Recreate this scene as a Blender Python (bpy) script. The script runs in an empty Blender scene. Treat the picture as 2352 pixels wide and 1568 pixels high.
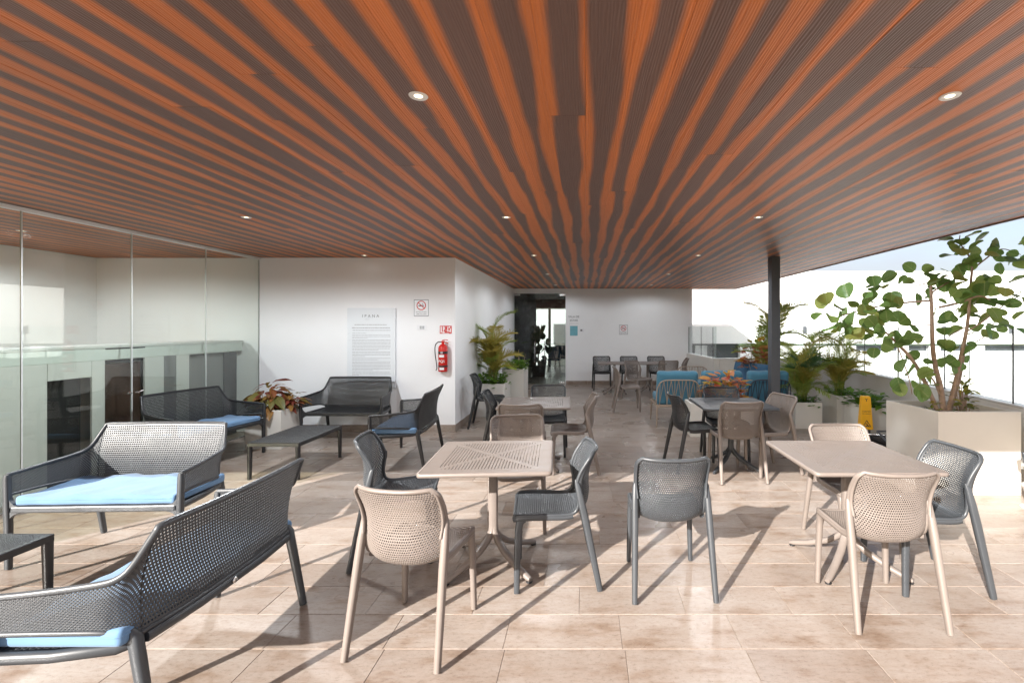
import bpy, bmesh, math, random
import numpy as np
from mathutils import Vector, Matrix, Euler

random.seed(7)
np.random.seed(7)
SC = bpy.context.scene
COL = SC.collection

# ------------------------------------------------------------------ camera
F_PX, CX, CY, EYE = 1083.0, 1345.0, 750.0, 1.64       # measured on a 2352 x 1568 view
cam_d = bpy.data.cameras.new('camera')
cam = bpy.data.objects.new('camera', cam_d)
COL.objects.link(cam)
cam.location = (0, 0, EYE)
cam.rotation_euler = (math.radians(90), 0, 0)
cam_d.sensor_width = 36.0
cam_d.sensor_fit = 'HORIZONTAL'
cam_d.lens = 36.0 * F_PX / 2352.0
cam_d.shift_x = -(CX - 1176.0) / 2352.0
cam_d.shift_y = (CY - 784.0) / 2352.0
cam_d.clip_start = 0.05
cam_d.clip_end = 3000
SC.camera = cam

# ------------------------------------------------------------------ sky and sun
SUN_EL = math.radians(24.5)
SUN_H = Vector((0.605, 0.796, 0)).normalized()         # the way the light travels over the floor
world = bpy.data.worlds.new('World')
SC.world = world
world.use_nodes = True
wn, wl = world.node_tree.nodes, world.node_tree.links
wn.clear()
w_out = wn.new('ShaderNodeOutputWorld')
w_bg = wn.new('ShaderNodeBackground')
w_sky = wn.new('ShaderNodeTexSky')
w_sky.sky_type = 'NISHITA'
w_sky.sun_disc = False
w_sky.sun_elevation = SUN_EL
w_sky.sun_rotation = math.atan2(-SUN_H.x, -SUN_H.y)
w_sky.air_density = 1.0
w_sky.dust_density = 4.0
w_sky.ozone_density = 1.2
w_bg.inputs['Strength'].default_value = 0.102
# thin even cloud veil over the whole sky
w_tc = wn.new('ShaderNodeTexCoord')
w_map = wn.new('ShaderNodeMapping')
w_map.inputs['Scale'].default_value = (1.0, 1.0, 3.0)
w_noise = wn.new('ShaderNodeTexNoise')
w_noise.inputs['Scale'].default_value = 2.2
w_noise.inputs['Detail'].default_value = 7
w_noise.inputs['Roughness'].default_value = 0.6
w_ramp = wn.new('ShaderNodeValToRGB')
w_ramp.color_ramp.elements[0].position = 0.32
w_ramp.color_ramp.elements[0].color = (0.35, 0.35, 0.35, 1)
w_ramp.color_ramp.elements[1].position = 0.72
w_ramp.color_ramp.elements[1].color = (0.80, 0.80, 0.80, 1)
w_mix = wn.new('ShaderNodeMixRGB')
w_mix.inputs['Color2'].default_value = (2.50, 2.36, 2.72, 1)
wl.new(w_tc.outputs['Generated'], w_map.inputs['Vector'])
wl.new(w_map.outputs['Vector'], w_noise.inputs['Vector'])
wl.new(w_noise.outputs['Fac'], w_ramp.inputs['Fac'])
wl.new(w_ramp.outputs['Color'], w_mix.inputs['Fac'])
wl.new(w_sky.outputs['Color'], w_mix.inputs['Color1'])
wl.new(w_mix.outputs['Color'], w_bg.inputs['Color'])
wl.new(w_bg.outputs['Background'], w_out.inputs['Surface'])

sun_d = bpy.data.lights.new('sun', 'SUN')
sun_d.energy = 5.0
sun_d.angle = math.radians(0.55)
sun_d.color = (1.0, 0.955, 0.90)
sun = bpy.data.objects.new('sun', sun_d)
COL.objects.link(sun)
sdir = Vector((SUN_H.x * math.cos(SUN_EL), SUN_H.y * math.cos(SUN_EL), -math.sin(SUN_EL)))
sun.rotation_euler = sdir.to_track_quat('-Z', 'Y').to_euler()
sun.location = (-6, -8, 8)

SC.view_settings.view_transform = 'Standard'
SC.view_settings.look = 'None'
SC.view_settings.exposure = 1.52
SC.view_settings.gamma = 1.0
SC.view_settings.use_curve_mapping = False
SC.render.engine = 'CYCLES'
SC.cycles.use_denoising = True
SC.cycles.max_bounces = 14
SC.cycles.diffuse_bounces = 8
SC.cycles.glossy_bounces = 5
SC.cycles.transparent_max_bounces = 24
SC.cycles.caustics_reflective = False
SC.cycles.caustics_refractive = False
SC.cycles.sample_clamp_indirect = 6.0

# ------------------------------------------------------------------ helpers
def at(u, v, d):
    """point d metres ahead that is seen at (u, v) of the measured view"""
    return Vector(((u - CX) / F_PX * d, d, EYE - (v - CY) / F_PX * d))

def tag(o, label=None, cat=None, group=None, kind=None):
    if label: o['label'] = label
    if cat: o['category'] = cat
    if group: o['group'] = group
    if kind: o['kind'] = kind
    return o

def obj(name, me, mat=None, parent=None, loc=(0, 0, 0), rot=(0, 0, 0)):
    o = bpy.data.objects.new(name, me)
    COL.objects.link(o)
    if mat is not None and me is not None and len(me.materials) == 0:
        me.materials.append(mat)
    o.location = loc
    o.rotation_euler = rot
    if parent is not None:
        o.parent = parent
    return o

def thing(name, label, cat, loc=(0, 0, 0), rz=0.0, group=None):
    o = bpy.data.objects.new(name, None)
    COL.objects.link(o)
    o.location = loc
    o.rotation_euler = (0, 0, rz)
    o.empty_display_size = 0.1
    return tag(o, label, cat, group)

class MB:
    def __init__(self):
        self.v, self.f, self.s = [], [], []
    def add(self, vs, fs, smooth=False):
        b = len(self.v)
        self.v.extend([tuple(p) for p in vs])
        for f in fs:
            self.f.append([b + i for i in f])
            self.s.append(smooth)
    def box(self, x0, x1, y0, y1, z0, z1, ch=0.0):
        if ch <= 0:
            vs = [(x0, y0, z0), (x1, y0, z0), (x1, y1, z0), (x0, y1, z0),
                  (x0, y0, z1), (x1, y0, z1), (x1, y1, z1), (x0, y1, z1)]
            self.add(vs, [(0, 3, 2, 1), (4, 5, 6, 7), (0, 1, 5, 4), (1, 2, 6, 5), (2, 3, 7, 6), (3, 0, 4, 7)])
            return
        bm = bmesh.new()
        bmesh.ops.create_cube(bm, size=1.0)
        bmesh.ops.scale(bm, vec=(x1 - x0, y1 - y0, z1 - z0), verts=bm.verts)
        bmesh.ops.translate(bm, vec=((x0 + x1) / 2, (y0 + y1) / 2, (z0 + z1) / 2), verts=bm.verts)
        bmesh.ops.bevel(bm, geom=bm.edges[:], offset=ch, segments=2, affect='EDGES', profile=0.5)
        self.bm(bm)
    def bm(self, bm, smooth=False):
        bm.verts.index_update()
        self.add([v.co[:] for v in bm.verts], [[v.index for v in f.verts] for f in bm.faces], smooth)
        bm.free()
    def prism(self, poly, z0, z1):
        n = len(poly)
        vs = [(x, y, z0) for x, y in poly] + [(x, y, z1) for x, y in poly]
        fs = [tuple(range(n - 1, -1, -1)), tuple(range(n, 2 * n))]
        fs += [(i, (i + 1) % n, n + (i + 1) % n, n + i) for i in range(n)]
        self.add(vs, fs)
    def sweep(self, pts, rad, n=8, closed=False, sy=1.0, up=None, power=2.0, caps=True):
        """a bar of rounded section along pts; rad a number or a list; sy flattens the second axis"""
        P = [Vector(p) for p in pts]
        m = len(P)
        if not hasattr(rad, '__len__'): rad = [rad] * m
        T = []
        for i in range(m):
            a = P[(i - 1) % m] if (closed or i > 0) else P[i]
            b = P[(i + 1) % m] if (closed or i < m - 1) else P[i]
            t = (b - a)
            T.append(t.normalized() if t.length > 1e-9 else Vector((0, 0, 1)))
        ref = Vector(up) if up is not None else (Vector((0, 0, 1)) if abs(T[0].z) < 0.9 else Vector((1, 0, 0)))
        N = (ref - T[0] * ref.dot(T[0])).normalized()
        rings = []
        for i in range(m):
            if up is not None:
                r = Vector(up)
                N2 = r - T[i] * r.dot(T[i])
                if N2.length > 1e-4: N = N2.normalized()
            else:
                N = (N - T[i] * N.dot(T[i])).normalized()
            B = T[i].cross(N)
            ring = []
            for k in range(n):
                a = 2 * math.pi * k / n
                c, s = math.cos(a), math.sin(a)
                e = 2.0 / power
                cx_ = math.copysign(abs(c) ** e, c)
                sx_ = math.copysign(abs(s) ** e, s)
                ring.append(P[i] + N * (cx_ * rad[i] * sy) + B * (sx_ * rad[i]))
            rings.append(ring)
        vs = [p for r in rings for p in r]
        fs = []
        for i in range(m if closed else m - 1):
            j = (i + 1) % m
            for k in range(n):
                k2 = (k + 1) % n
                fs.append((i * n + k, j * n + k, j * n + k2, i * n + k2))
        self.add(vs, fs, True)
        if caps and not closed:
            self.add(rings[0], [tuple(range(n))])
            self.add(rings[-1], [tuple(range(n - 1, -1, -1))])
    def lathe(self, prof, n=20, c=(0, 0, 0)):
        vs, fs = [], []
        for r, z in prof:
            for k in range(n):
                a = 2 * math.pi * k / n
                vs.append((c[0] + r * math.cos(a), c[1] + r * math.sin(a), c[2] + z))
        for i in range(len(prof) - 1):
            for k in range(n):
                k2 = (k + 1) % n
                fs.append((i * n + k, i * n + k2, (i + 1) * n + k2, (i + 1) * n + k))
        self.add(vs, fs, True)
    def mesh(self, name):
        me = bpy.data.meshes.new(name)
        me.from_pydata(self.v, [], self.f)
        me.polygons.foreach_set('use_smooth', self.s)
        me.update()
        return me
    def build(self, name, mat=None, parent=None, loc=(0, 0, 0), rot=(0, 0, 0)):
        return obj(name, self.mesh(name), mat, parent, loc, rot)

def box_part(name, mat, parent, x0, x1, y0, y1, z0, z1, ch=0.0):
    m = MB(); m.box(x0, x1, y0, y1, z0, z1, ch)
    return m.build(name, mat, parent)

def copy_tree(o, parent=None):
    c = o.copy(); COL.objects.link(c); c.parent = parent
    for ch in list(o.children): copy_tree(ch, c)
    return c

def cr(pts, t):
    """Catmull-Rom through pts (k x n) at t in 0..1"""
    P = np.asarray(pts, float)
    n = len(P) - 1
    s = np.clip(np.asarray(t, float), 0, 1) * n
    i = np.minimum(s.astype(int), n - 1)
    f = (s - i)[..., None]
    p0 = P[np.maximum(i - 1, 0)]; p1 = P[i]; p2 = P[i + 1]; p3 = P[np.minimum(i + 2, n)]
    return 0.5 * ((2 * p1) + (-p0 + p2) * f + (2 * p0 - 5 * p1 + 4 * p2 - p3) * f ** 2 + (-p0 + 3 * p1 - 3 * p2 + p3) * f ** 3)

def perforated(name, P, u0, u1, v0, v1, nu, nv, hole=0.56, thick=0.004, edge=1):
    """sheet P(u, v) with a staggered lattice of real holes; P is vectorised and returns k x 3"""
    us, vs, ue, ve, solid = [], [], [], [], []
    du, dv = (u1 - u0) / nu, (v1 - v0) / nv
    for j in range(nv):
        off = 0.5 if j % 2 else 0.0
        a = -off
        while a < nu - 1e-6:
            b = a + 1
            a_, b_ = max(a, 0), min(b, nu)
            sol = (b_ - a_ < 0.99) or j < edge or j >= nv - edge or a_ < edge or b_ > nu - edge
            us.append(u0 + a_ * du); ue.append(u0 + b_ * du)
            vs.append(v0 + j * dv); ve.append(v0 + (j + 1) * dv)
            solid.append(sol)
            a = b
    us, ue, vs, ve = map(np.array, (us, ue, vs, ve))
    solid = np.array(solid)
    h = (1 - hole) / 2
    cu = [us, ue, ue, us]; cv = [vs, vs, ve, ve]
    iu = [us + (ue - us) * h, ue - (ue - us) * h, ue - (ue - us) * h, us + (ue - us) * h]
    iv = [vs + (ve - vs) * h, vs + (ve - vs) * h, ve - (ve - vs) * h, ve - (ve - vs) * h]
    eps = 1e-3
    def front_back(u, v):
        p = P(u, v)
        n = np.cross(P(u + eps, v) - P(u - eps, v), P(u, v + eps) - P(u, v - eps))
        n /= (np.linalg.norm(n, axis=1, keepdims=True) + 1e-12)
        return p + n * thick / 2, p - n * thick / 2
    blocks = []
    for k in range(4):
        blocks += list(front_back(cu[k], cv[k]))
    for k in range(4):
        blocks += list(front_back(iu[k], iv[k]))
    V = np.stack(blocks, 1).reshape(-1, 3)          # 16 per cell: outer f,b x4, inner f,b x4
    base = np.arange(len(us)) * 16
    fo = lambda k: (k % 4) * 2
    bo = lambda k: (k % 4) * 2 + 1
    fi = lambda k: 8 + (k % 4) * 2
    bi = lambda k: 9 + (k % 4) * 2
    fs = []
    hb = base[~solid]
    for k in range(4):
        for q in ((fo(k), fo(k + 1), fi(k + 1), fi(k)), (bo(k + 1), bo(k), bi(k), bi(k + 1)), (fi(k), fi(k + 1), bi(k + 1), bi(k))):
            fs.append(np.stack([hb + i for i in q], 1))
    sb = base[solid]
    fs.append(np.stack([sb + fo(k) for k in range(4)], 1))
    fs.append(np.stack([sb + bo(3 - k) for k in range(4)], 1))
    Fa = np.concatenate(fs)
    used, inv = np.unique(Fa, return_inverse=True)
    V = V[used]; Fa = inv.reshape(Fa.shape)
    me = bpy.data.meshes.new(name)
    me.vertices.add(len(V)); me.vertices.foreach_set('co', V.astype(np.float32).ravel())
    me.loops.add(Fa.size); me.loops.foreach_set('vertex_index', Fa.astype(np.int32).ravel())
    me.polygons.add(len(Fa))
    me.polygons.foreach_set('loop_start', np.arange(0, Fa.size, 4, dtype=np.int32))
    me.update(calc_edges=True)
    me.validate()
    return me

# ------------------------------------------------------------------ materials
def nt(name):
    m = bpy.data.materials.new(name); m.use_nodes = True
    N, L = m.node_tree.nodes, m.node_tree.links
    return m, N, L, N['Principled BSDF']

def ramp(N, stops):
    r = N.new('ShaderNodeValToRGB')
    e = r.color_ramp.elements
    while len(e) < len(stops): e.new(0.5)
    for k, (p, c) in enumerate(stops):
        e[k].position = p
        e[k].color = (*c, 1) if len(c) == 3 else c
    return r

def noise(N, L, scale, detail=4, rough=0.55, coord='Object', vec=None, mscale=None, loc=None):
    n = N.new('ShaderNodeTexNoise')
    n.inputs['Scale'].default_value = scale
    n.inputs['Detail'].default_value = detail
    n.inputs['Roughness'].default_value = rough
    if vec is None:
        tc = N.new('ShaderNodeTexCoord'); vec = tc.outputs[coord]
    if mscale is not None:
        mp = N.new('ShaderNodeMapping'); mp.inputs['Scale'].default_value = mscale
        L.new(vec, mp.inputs['Vector']); vec = mp.outputs['Vector']
    L.new(vec, n.inputs['Vector'])
    return n

def math_n(N, L, op, a, b=None, clamp=False):
    m = N.new('ShaderNodeMath'); m.operation = op; m.use_clamp = clamp
    for i, x in enumerate((a, b)):
        if x is None: continue
        if isinstance(x, (int, float)): m.inputs[i].default_value = x
        else: L.new(x, m.inputs[i])
    return m.outputs[0]

def mixc(N, L, fac, c1, c2, mode='MIX'):
    m = N.new('ShaderNodeMixRGB'); m.blend_type = mode
    for k, x in (('Fac', fac), ('Color1', c1), ('Color2', c2)):
        if isinstance(x, (int, float)): m.inputs[k].default_value = x
        elif isinstance(x, tuple): m.inputs[k].default_value = (*x, 1) if len(x) == 3 else x
        else: L.new(x, m.inputs[k])
    return m.outputs['Color']

def bump(N, L, b, height, strength, dist=0.01):
    bn = N.new('ShaderNodeBump')
    bn.inputs['Strength'].default_value = strength
    bn.inputs['Distance'].default_value = dist
    L.new(height, bn.inputs['Height'])
    L.new(bn.outputs['Normal'], b.inputs['Normal'])

def plain(name, col, rough=0.5, var=0.08, scale=6.0, metal=0.0, bmp=0.0, bscale=200.0, spec=0.5):
    m, N, L, b = nt(name)
    n = noise(N, L, scale, 5)
    r = ramp(N, [(0.3, tuple(c * (1 - var) for c in col)), (0.7, tuple(min(1, c * (1 + var)) for c in col))])
    L.new(n.outputs['Fac'], r.inputs['Fac'])
    L.new(r.outputs['Color'], b.inputs['Base Color'])
    rr = ramp(N, [(0.3, (rough * 0.85,) * 3), (0.7, (min(1, rough * 1.15),) * 3)])
    L.new(n.outputs['Fac'], rr.inputs['Fac'])
    L.new(rr.outputs['Color'], b.inputs['Roughness'])
    b.inputs['Metallic'].default_value = metal
    b.inputs['Specular IOR Level'].default_value = spec
    if bmp:
        n2 = noise(N, L, bscale, 3)
        bump(N, L, b, n2.outputs['Fac'], bmp, 0.002)
    return m

def glass_mat(name, tint, ior=1.5, refl=1.0):
    m = bpy.data.materials.new(name); m.use_nodes = True
    N, L = m.node_tree.nodes, m.node_tree.links
    N.clear()
    o = N.new('ShaderNodeOutputMaterial'); mx = N.new('ShaderNodeMixShader')
    tr = N.new('ShaderNodeBsdfTransparent'); gl = N.new('ShaderNodeBsdfGlossy'); fr = N.new('ShaderNodeFresnel')
    tr.inputs['Color'].default_value = (*tint, 1)
    gl.inputs['Roughness'].default_value = 0.0
    ge = N.new('ShaderNodeNewGeometry')
    # both faces of the sheet reflect alike: undo the node's own inversion on back faces
    io = math_n(N, L, 'ADD', math_n(N, L, 'MULTIPLY', ge.outputs['Backfacing'], 1.0 / ior - ior), ior)
    L.new(io, fr.inputs['IOR'])
    f = math_n(N, L, 'MULTIPLY', fr.outputs['Fac'], refl, True)
    L.new(f, mx.inputs['Fac'])
    L.new(tr.outputs[0], mx.inputs[1]); L.new(gl.outputs[0], mx.inputs[2]); L.new(mx.outputs[0], o.inputs['Surface'])
    return m

M = {}
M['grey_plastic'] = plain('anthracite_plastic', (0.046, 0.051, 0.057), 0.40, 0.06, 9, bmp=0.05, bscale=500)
M['dark_plastic'] = plain('shaded_dark_plastic', (0.019, 0.020, 0.022), 0.36, 0.06, 9, bmp=0.05, bscale=500)  # darker copy of the anthracite, shade under the roof put into its colour
M['beige_plastic'] = plain('taupe_plastic', (0.188, 0.157, 0.138), 0.45, 0.05, 9, bmp=0.05, bscale=500)
M['white_paint'] = plain('white_wall_paint', (0.85, 0.86, 0.87), 0.75, 0.035, 0.9, bmp=0.12, bscale=60)
M['facade_white'] = plain('white_facade_paint', (0.82, 0.82, 0.81), 0.8, 0.02, 0.6)
M['parapet'] = plain('pale_parapet_render', (0.60, 0.58, 0.545), 0.75, 0.05, 1.6, bmp=0.1, bscale=90)
M['planter'] = plain('cream_planter_paint', (0.62, 0.60, 0.555), 0.55, 0.035, 2.4, bmp=0.05, bscale=120)
M['soil'] = plain('planting_soil', (0.045, 0.030, 0.020), 0.95, 0.5, 40, bmp=0.8, bscale=60)
M['column'] = plain('dark_grey_steel_paint', (0.070, 0.075, 0.085), 0.4, 0.05, 5)
M['steel'] = plain('brushed_steel', (0.62, 0.62, 0.62), 0.25, 0.05, 20, metal=1.0)
M['white_metal'] = plain('white_powder_coat', (0.78, 0.78, 0.77), 0.4, 0.03, 5)
M['silicone'] = plain('grey_silicone_joint', (0.55, 0.57, 0.57), 0.6, 0.05, 20)
M['black'] = plain('black_plastic', (0.012, 0.012, 0.013), 0.5, 0.1, 8)
M['grout'] = plain('beige_grout', (0.31, 0.27, 0.24), 0.85, 0.12, 14)
M['roof'] = plain('roof_render', (0.55, 0.54, 0.52), 0.8, 0.08, 2)
M['fascia'] = plain('dark_brown_fascia', (0.10, 0.070, 0.055), 0.5, 0.15, 8)
M['glass'] = glass_mat('clear_glass', (0.93, 0.955, 0.925), 1.5, 1.25)
M['glass_edge'] = glass_mat('rail_glass', (0.94, 0.97, 0.965), 1.45, 1.0)
M['glass_dark'] = glass_mat('tinted_door_glass', (0.66, 0.70, 0.70), 1.5, 1.2)
M['red'] = plain('red_enamel', (0.52, 0.015, 0.012), 0.25, 0.08, 10)
M['sign_white'] = plain('sign_white', (0.78, 0.79, 0.81), 0.35, 0.015, 4)
M['print_red'] = plain('red_print', (0.55, 0.03, 0.03), 0.5, 0.05, 20)
M['print_black'] = plain('black_print', (0.02, 0.02, 0.022), 0.5, 0.05, 20)
M['print_grey'] = plain('grey_print', (0.16, 0.17, 0.18), 0.5, 0.05, 20)
M['print_pale'] = plain('pale_grey_print', (0.36, 0.37, 0.39), 0.5, 0.05, 20)
M['print_white'] = plain('white_print', (0.78, 0.78, 0.78), 0.5, 0.03, 20)
M['poster_blue'] = plain('blue_poster_print', (0.16, 0.42, 0.50), 0.5, 0.10, 14)
M['yellow'] = plain('yellow_plastic', (0.78, 0.40, 0.012), 0.4, 0.07, 8)
M['rope'] = plain('taupe_rope', (0.30, 0.24, 0.19), 0.8, 0.2, 90, bmp=0.5, bscale=300)
M['rope_dark'] = plain('navy_rope', (0.035, 0.045, 0.065), 0.8, 0.2, 90, bmp=0.5, bscale=300)
M['wood_arm'] = plain('weathered_teak', (0.36, 0.26, 0.19), 0.6, 0.2, 14)
M['bark'] = plain('pale_bark', (0.34, 0.245, 0.18), 0.85, 0.3, 22, bmp=0.6, bscale=60)
M['stem_green'] = plain('green_stem', (0.16, 0.20, 0.05), 0.6, 0.25, 18)
M['room_dark'] = plain('charcoal_room_paint', (0.055, 0.055, 0.058), 0.7, 0.3, 1.8)
M['curtain'] = plain('white_sheer_curtain', (0.72, 0.73, 0.74), 0.9, 0.05, 4)
M['window_grey'] = plain('grey_window_glass', (0.075, 0.085, 0.095), 0.12, 0.1, 1)
M['cabinet'] = plain('pale_grey_cabinet', (0.60, 0.61, 0.60), 0.5, 0.03, 3)
M['cabinet_green'] = plain('grey_green_panel', (0.58, 0.63, 0.61), 0.3, 0.05, 3)
M['brown_panel'] = plain('dark_brown_veneer', (0.055, 0.030, 0.022), 0.35, 0.3, 6)
M['grey_panel'] = plain('mid_grey_panel', (0.20, 0.20, 0.205), 0.5, 0.08, 4)

def fabric(name, c1, c2):
    m, N, L, b = nt(name)
    n = noise(N, L, 7, 4); n2 = noise(N, L, 900, 2)
    r = ramp(N, [(0.3, c1), (0.75, c2)])
    L.new(n.outputs['Fac'], r.inputs['Fac'])
    L.new(r.outputs['Color'], b.inputs['Base Color'])
    b.inputs['Roughness'].default_value = 0.9
    b.inputs['Sheen Weight'].default_value = 0.15
    bump(N, L, b, n2.outputs['Fac'], 0.15, 0.002)
    return m
M['blue_cushion'] = fabric('sky_blue_fabric', (0.110, 0.212, 0.36), (0.132, 0.243, 0.40))
M['teal_cushion'] = fabric('teal_blue_fabric', (0.05, 0.165, 0.25), (0.062, 0.195, 0.285))
M['navy_cushion'] = fabric('deep_blue_fabric', (0.022, 0.085, 0.165), (0.03, 0.105, 0.20))

def lamp_mat():
    m, N, L, b = nt('warm_lamp_diffuser')
    b.inputs['Base Color'].default_value = (0.9, 0.88, 0.8, 1)
    b.inputs['Emission Color'].default_value = (1.0, 0.86, 0.6, 1)
    b.inputs['Emission Strength'].default_value = 1.3
    return m
M['lamp'] = lamp_mat()

def wood_ceiling():
    """planks printed with orange heartwood along their edges and brown in the middle"""
    m, N, L, b = nt('striped_ceiling_plank')
    tc = N.new('ShaderNodeTexCoord'); oi = N.new('ShaderNodeObjectInfo')
    sep = N.new('ShaderNodeSeparateXYZ'); L.new(tc.outputs['Object'], sep.inputs[0])
    rnd = oi.outputs['Random']
    x, y = sep.outputs['X'], sep.outputs['Y']
    ax = math_n(N, L, 'DIVIDE', math_n(N, L, 'ABSOLUTE', x), 0.092)
    sg = math_n(N, L, 'SIGN', x)
    cmb = N.new('ShaderNodeCombineXYZ')
    L.new(math_n(N, L, 'ADD', math_n(N, L, 'MULTIPLY', sg, 3.7), math_n(N, L, 'MULTIPLY', rnd, 61.0)), cmb.inputs['X'])
    L.new(math_n(N, L, 'MULTIPLY', y, 0.55), cmb.inputs['Y'])
    nw = noise(N, L, 1.0, 3.0, 0.45, vec=cmb.outputs[0])
    grain_map = N.new('ShaderNodeMapping'); grain_map.inputs['Scale'].default_value = (1.0, 0.022, 1.0)
    addv = N.new('ShaderNodeVectorMath'); addv.operation = 'ADD'
    cmb2 = N.new('ShaderNodeCombineXYZ')
    L.new(math_n(N, L, 'MULTIPLY', rnd, 17.0), cmb2.inputs['X']); L.new(math_n(N, L, 'MULTIPLY', rnd, 231.0), cmb2.inputs['Y'])
    L.new(tc.outputs['Object'], addv.inputs[0]); L.new(cmb2.outputs[0], addv.inputs[1])
    L.new(addv.outputs[0], grain_map.inputs['Vector'])
    ng = noise(N, L, 55, 6, 0.65, vec=grain_map.outputs[0])
    ng2 = noise(N, L, 190, 4, 0.7, vec=grain_map.outputs[0])
    th = math_n(N, L, 'ADD', math_n(N, L, 'MULTIPLY', math_n(N, L, 'SUBTRACT', nw.outputs['Fac'], 0.5), 1.9), math_n(N, L, 'ADD', 0.44, math_n(N, L, 'MULTIPLY', math_n(N, L, 'FRACT', math_n(N, L, 'MULTIPLY', rnd, 7.31)), 0.22)))
    dd = math_n(N, L, 'SUBTRACT', ax, th)
    dd = math_n(N, L, 'ADD', dd, math_n(N, L, 'MULTIPLY', math_n(N, L, 'SUBTRACT', ng.outputs['Fac'], 0.5), 0.34))
    sm = N.new('ShaderNodeMapRange'); sm.interpolation_type = 'SMOOTHSTEP'
    sm.inputs['From Min'].default_value = -0.20; sm.inputs['From Max'].default_value = 0.20
    L.new(dd, sm.inputs['Value'])
    ro = ramp(N, [(0.25, (0.50, 0.145, 0.036)), (0.6, (0.62, 0.195, 0.052)), (0.85, (0.43, 0.118, 0.030))])
    rb = ramp(N, [(0.25, (0.122, 0.072, 0.058)), (0.6, (0.162, 0.098, 0.080)), (0.85, (0.104, 0.060, 0.048))])
    L.new(ng2.outputs['Fac'], ro.inputs['Fac']); L.new(ng2.outputs['Fac'], rb.inputs['Fac'])
    c = mixc(N, L, sm.outputs['Result'], rb.outputs['Color'], ro.outputs['Color'])
    # thin dark streaks and a slight tone per plank
    st = ramp(N, [(0.60, (1, 1, 1)), (0.70, (0.60, 0.55, 0.52))])
    L.new(ng.outputs['Fac'], st.inputs['Fac'])
    c = mixc(N, L, 0.55, c, st.outputs['Color'], 'MULTIPLY')
    tone = ramp(N, [(0.0, (0.86, 0.86, 0.86)), (1.0, (1.10, 1.08, 1.06))]); L.new(rnd, tone.inputs['Fac'])
    c = mixc(N, L, 1.0, c, tone.outputs['Color'], 'MULTIPLY')
    L.new(c, b.inputs['Base Color'])
    b.inputs['Roughness'].default_value = 0.46
    b.inputs['Specular IOR Level'].default_value = 0.45
    wv = N.new('ShaderNodeTexWave'); wv.bands_direction = 'X'
    wv.inputs['Scale'].default_value = 26; wv.inputs['Distortion'].default_value = 9; wv.inputs['Detail'].default_value = 3
    wv.inputs['Detail Scale'].default_value = 0.8
    gm2 = N.new('ShaderNodeMapping'); gm2.inputs['Scale'].default_value = (1.0, 0.09, 1.0)
    L.new(addv.outputs[0], gm2.inputs['Vector']); L.new(gm2.outputs[0], wv.inputs['Vector'])
    bump(N, L, b, wv.outputs['Fac'], 0.35, 0.004)
    return m
M['ceiling'] = wood_ceiling()

def travertine(rough=0.30):
    m, N, L, b = nt('honed_travertine')
    tc = N.new('ShaderNodeTexCoord'); oi = N.new('ShaderNodeObjectInfo'); geo = N.new('ShaderNodeNewGeometry')
    rnd = oi.outputs['Random']
    addv = N.new('ShaderNodeVectorMath'); addv.operation = 'ADD'
    cmb = N.new('ShaderNodeCombineXYZ')
    L.new(math_n(N, L, 'MULTIPLY', rnd, 37.0), cmb.inputs['X']); L.new(math_n(N, L, 'MULTIPLY', rnd, 91.0), cmb.inputs['Y'])
    L.new(tc.outputs['Object'], addv.inputs[0]); L.new(cmb.outputs[0], addv.inputs[1])
    v = addv.outputs[0]
    n1 = noise(N, L, 4.2, 7, 0.62, vec=v, mscale=(0.75, 1.7, 1))
    n2 = noise(N, L, 16.0, 8, 0.72, vec=v, mscale=(0.30, 1.5, 1))
    n3 = noise(N, L, 150, 3, 0.6, vec=v)
    n4 = noise(N, L, 1.6, 3, 0.5, vec=v)
    n5 = noise(N, L, 42, 6, 0.75, vec=v, mscale=(0.7, 1.3, 1))
    r1 = ramp(N, [(0.28, (0.195, 0.138, 0.100)), (0.38, (0.250, 0.194, 0.155)), (0.46, (0.292, 0.243, 0.208)), (0.60, (0.312, 0.268, 0.236)), (0.80, (0.342, 0.304, 0.276))])
    L.new(n1.outputs['Fac'], r1.inputs['Fac'])
    r2 = ramp(N, [(0.34, (0.70, 0.58, 0.49)), (0.47, (1, 1, 1)), (0.75, (1.05, 1.04, 1.03))])
    L.new(n2.outputs['Fac'], r2.inputs['Fac'])
    c = mixc(N, L, 0.6, r1.outputs['Color'], r2.outputs['Color'], 'MULTIPLY')
    r5 = ramp(N, [(0.33, (0.52, 0.43, 0.36)), (0.45, (0.96, 0.95, 0.94)), (0.68, (1.16, 1.17, 1.18))]); L.new(n5.outputs['Fac'], r5.inputs['Fac'])
    c = mixc(N, L, 0.62, c, r5.outputs['Color'], 'MULTIPLY')
    r3 = ramp(N, [(0.31, (0.42, 0.34, 0.28)), (0.38, (1, 1, 1))]); L.new(n3.outputs['Fac'], r3.inputs['Fac'])
    c = mixc(N, L, 0.7, c, r3.outputs['Color'], 'MULTIPLY')
    isl = math_n(N, L, 'FRACT', math_n(N, L, 'ADD', rnd, geo.outputs['Random Per Island']))
    tone = ramp(N, [(0.0, (0.86, 0.82, 0.79)), (0.5, (1.0, 0.985, 0.97)), (1.0, (1.08, 1.07, 1.06))]); L.new(isl, tone.inputs['Fac'])
    c = mixc(N, L, 1.0, c, tone.outputs['Color'], 'MULTIPLY')
    L.new(c, b.inputs['Base Color'])
    rr = ramp(N, [(0.3, (rough * 0.8,) * 3), (0.7, (rough * 1.4,) * 3)]); L.new(n4.outputs['Fac'], rr.inputs['Fac'])
    L.new(rr.outputs['Color'], b.inputs['Roughness'])
    b.inputs['Specular IOR Level'].default_value = 0.5
    h = mixc(N, L, 0.5, n3.outputs['Fac'], n2.outputs['Fac'])
    bump(N, L, b, h, 0.08, 0.003)
    return m
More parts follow.
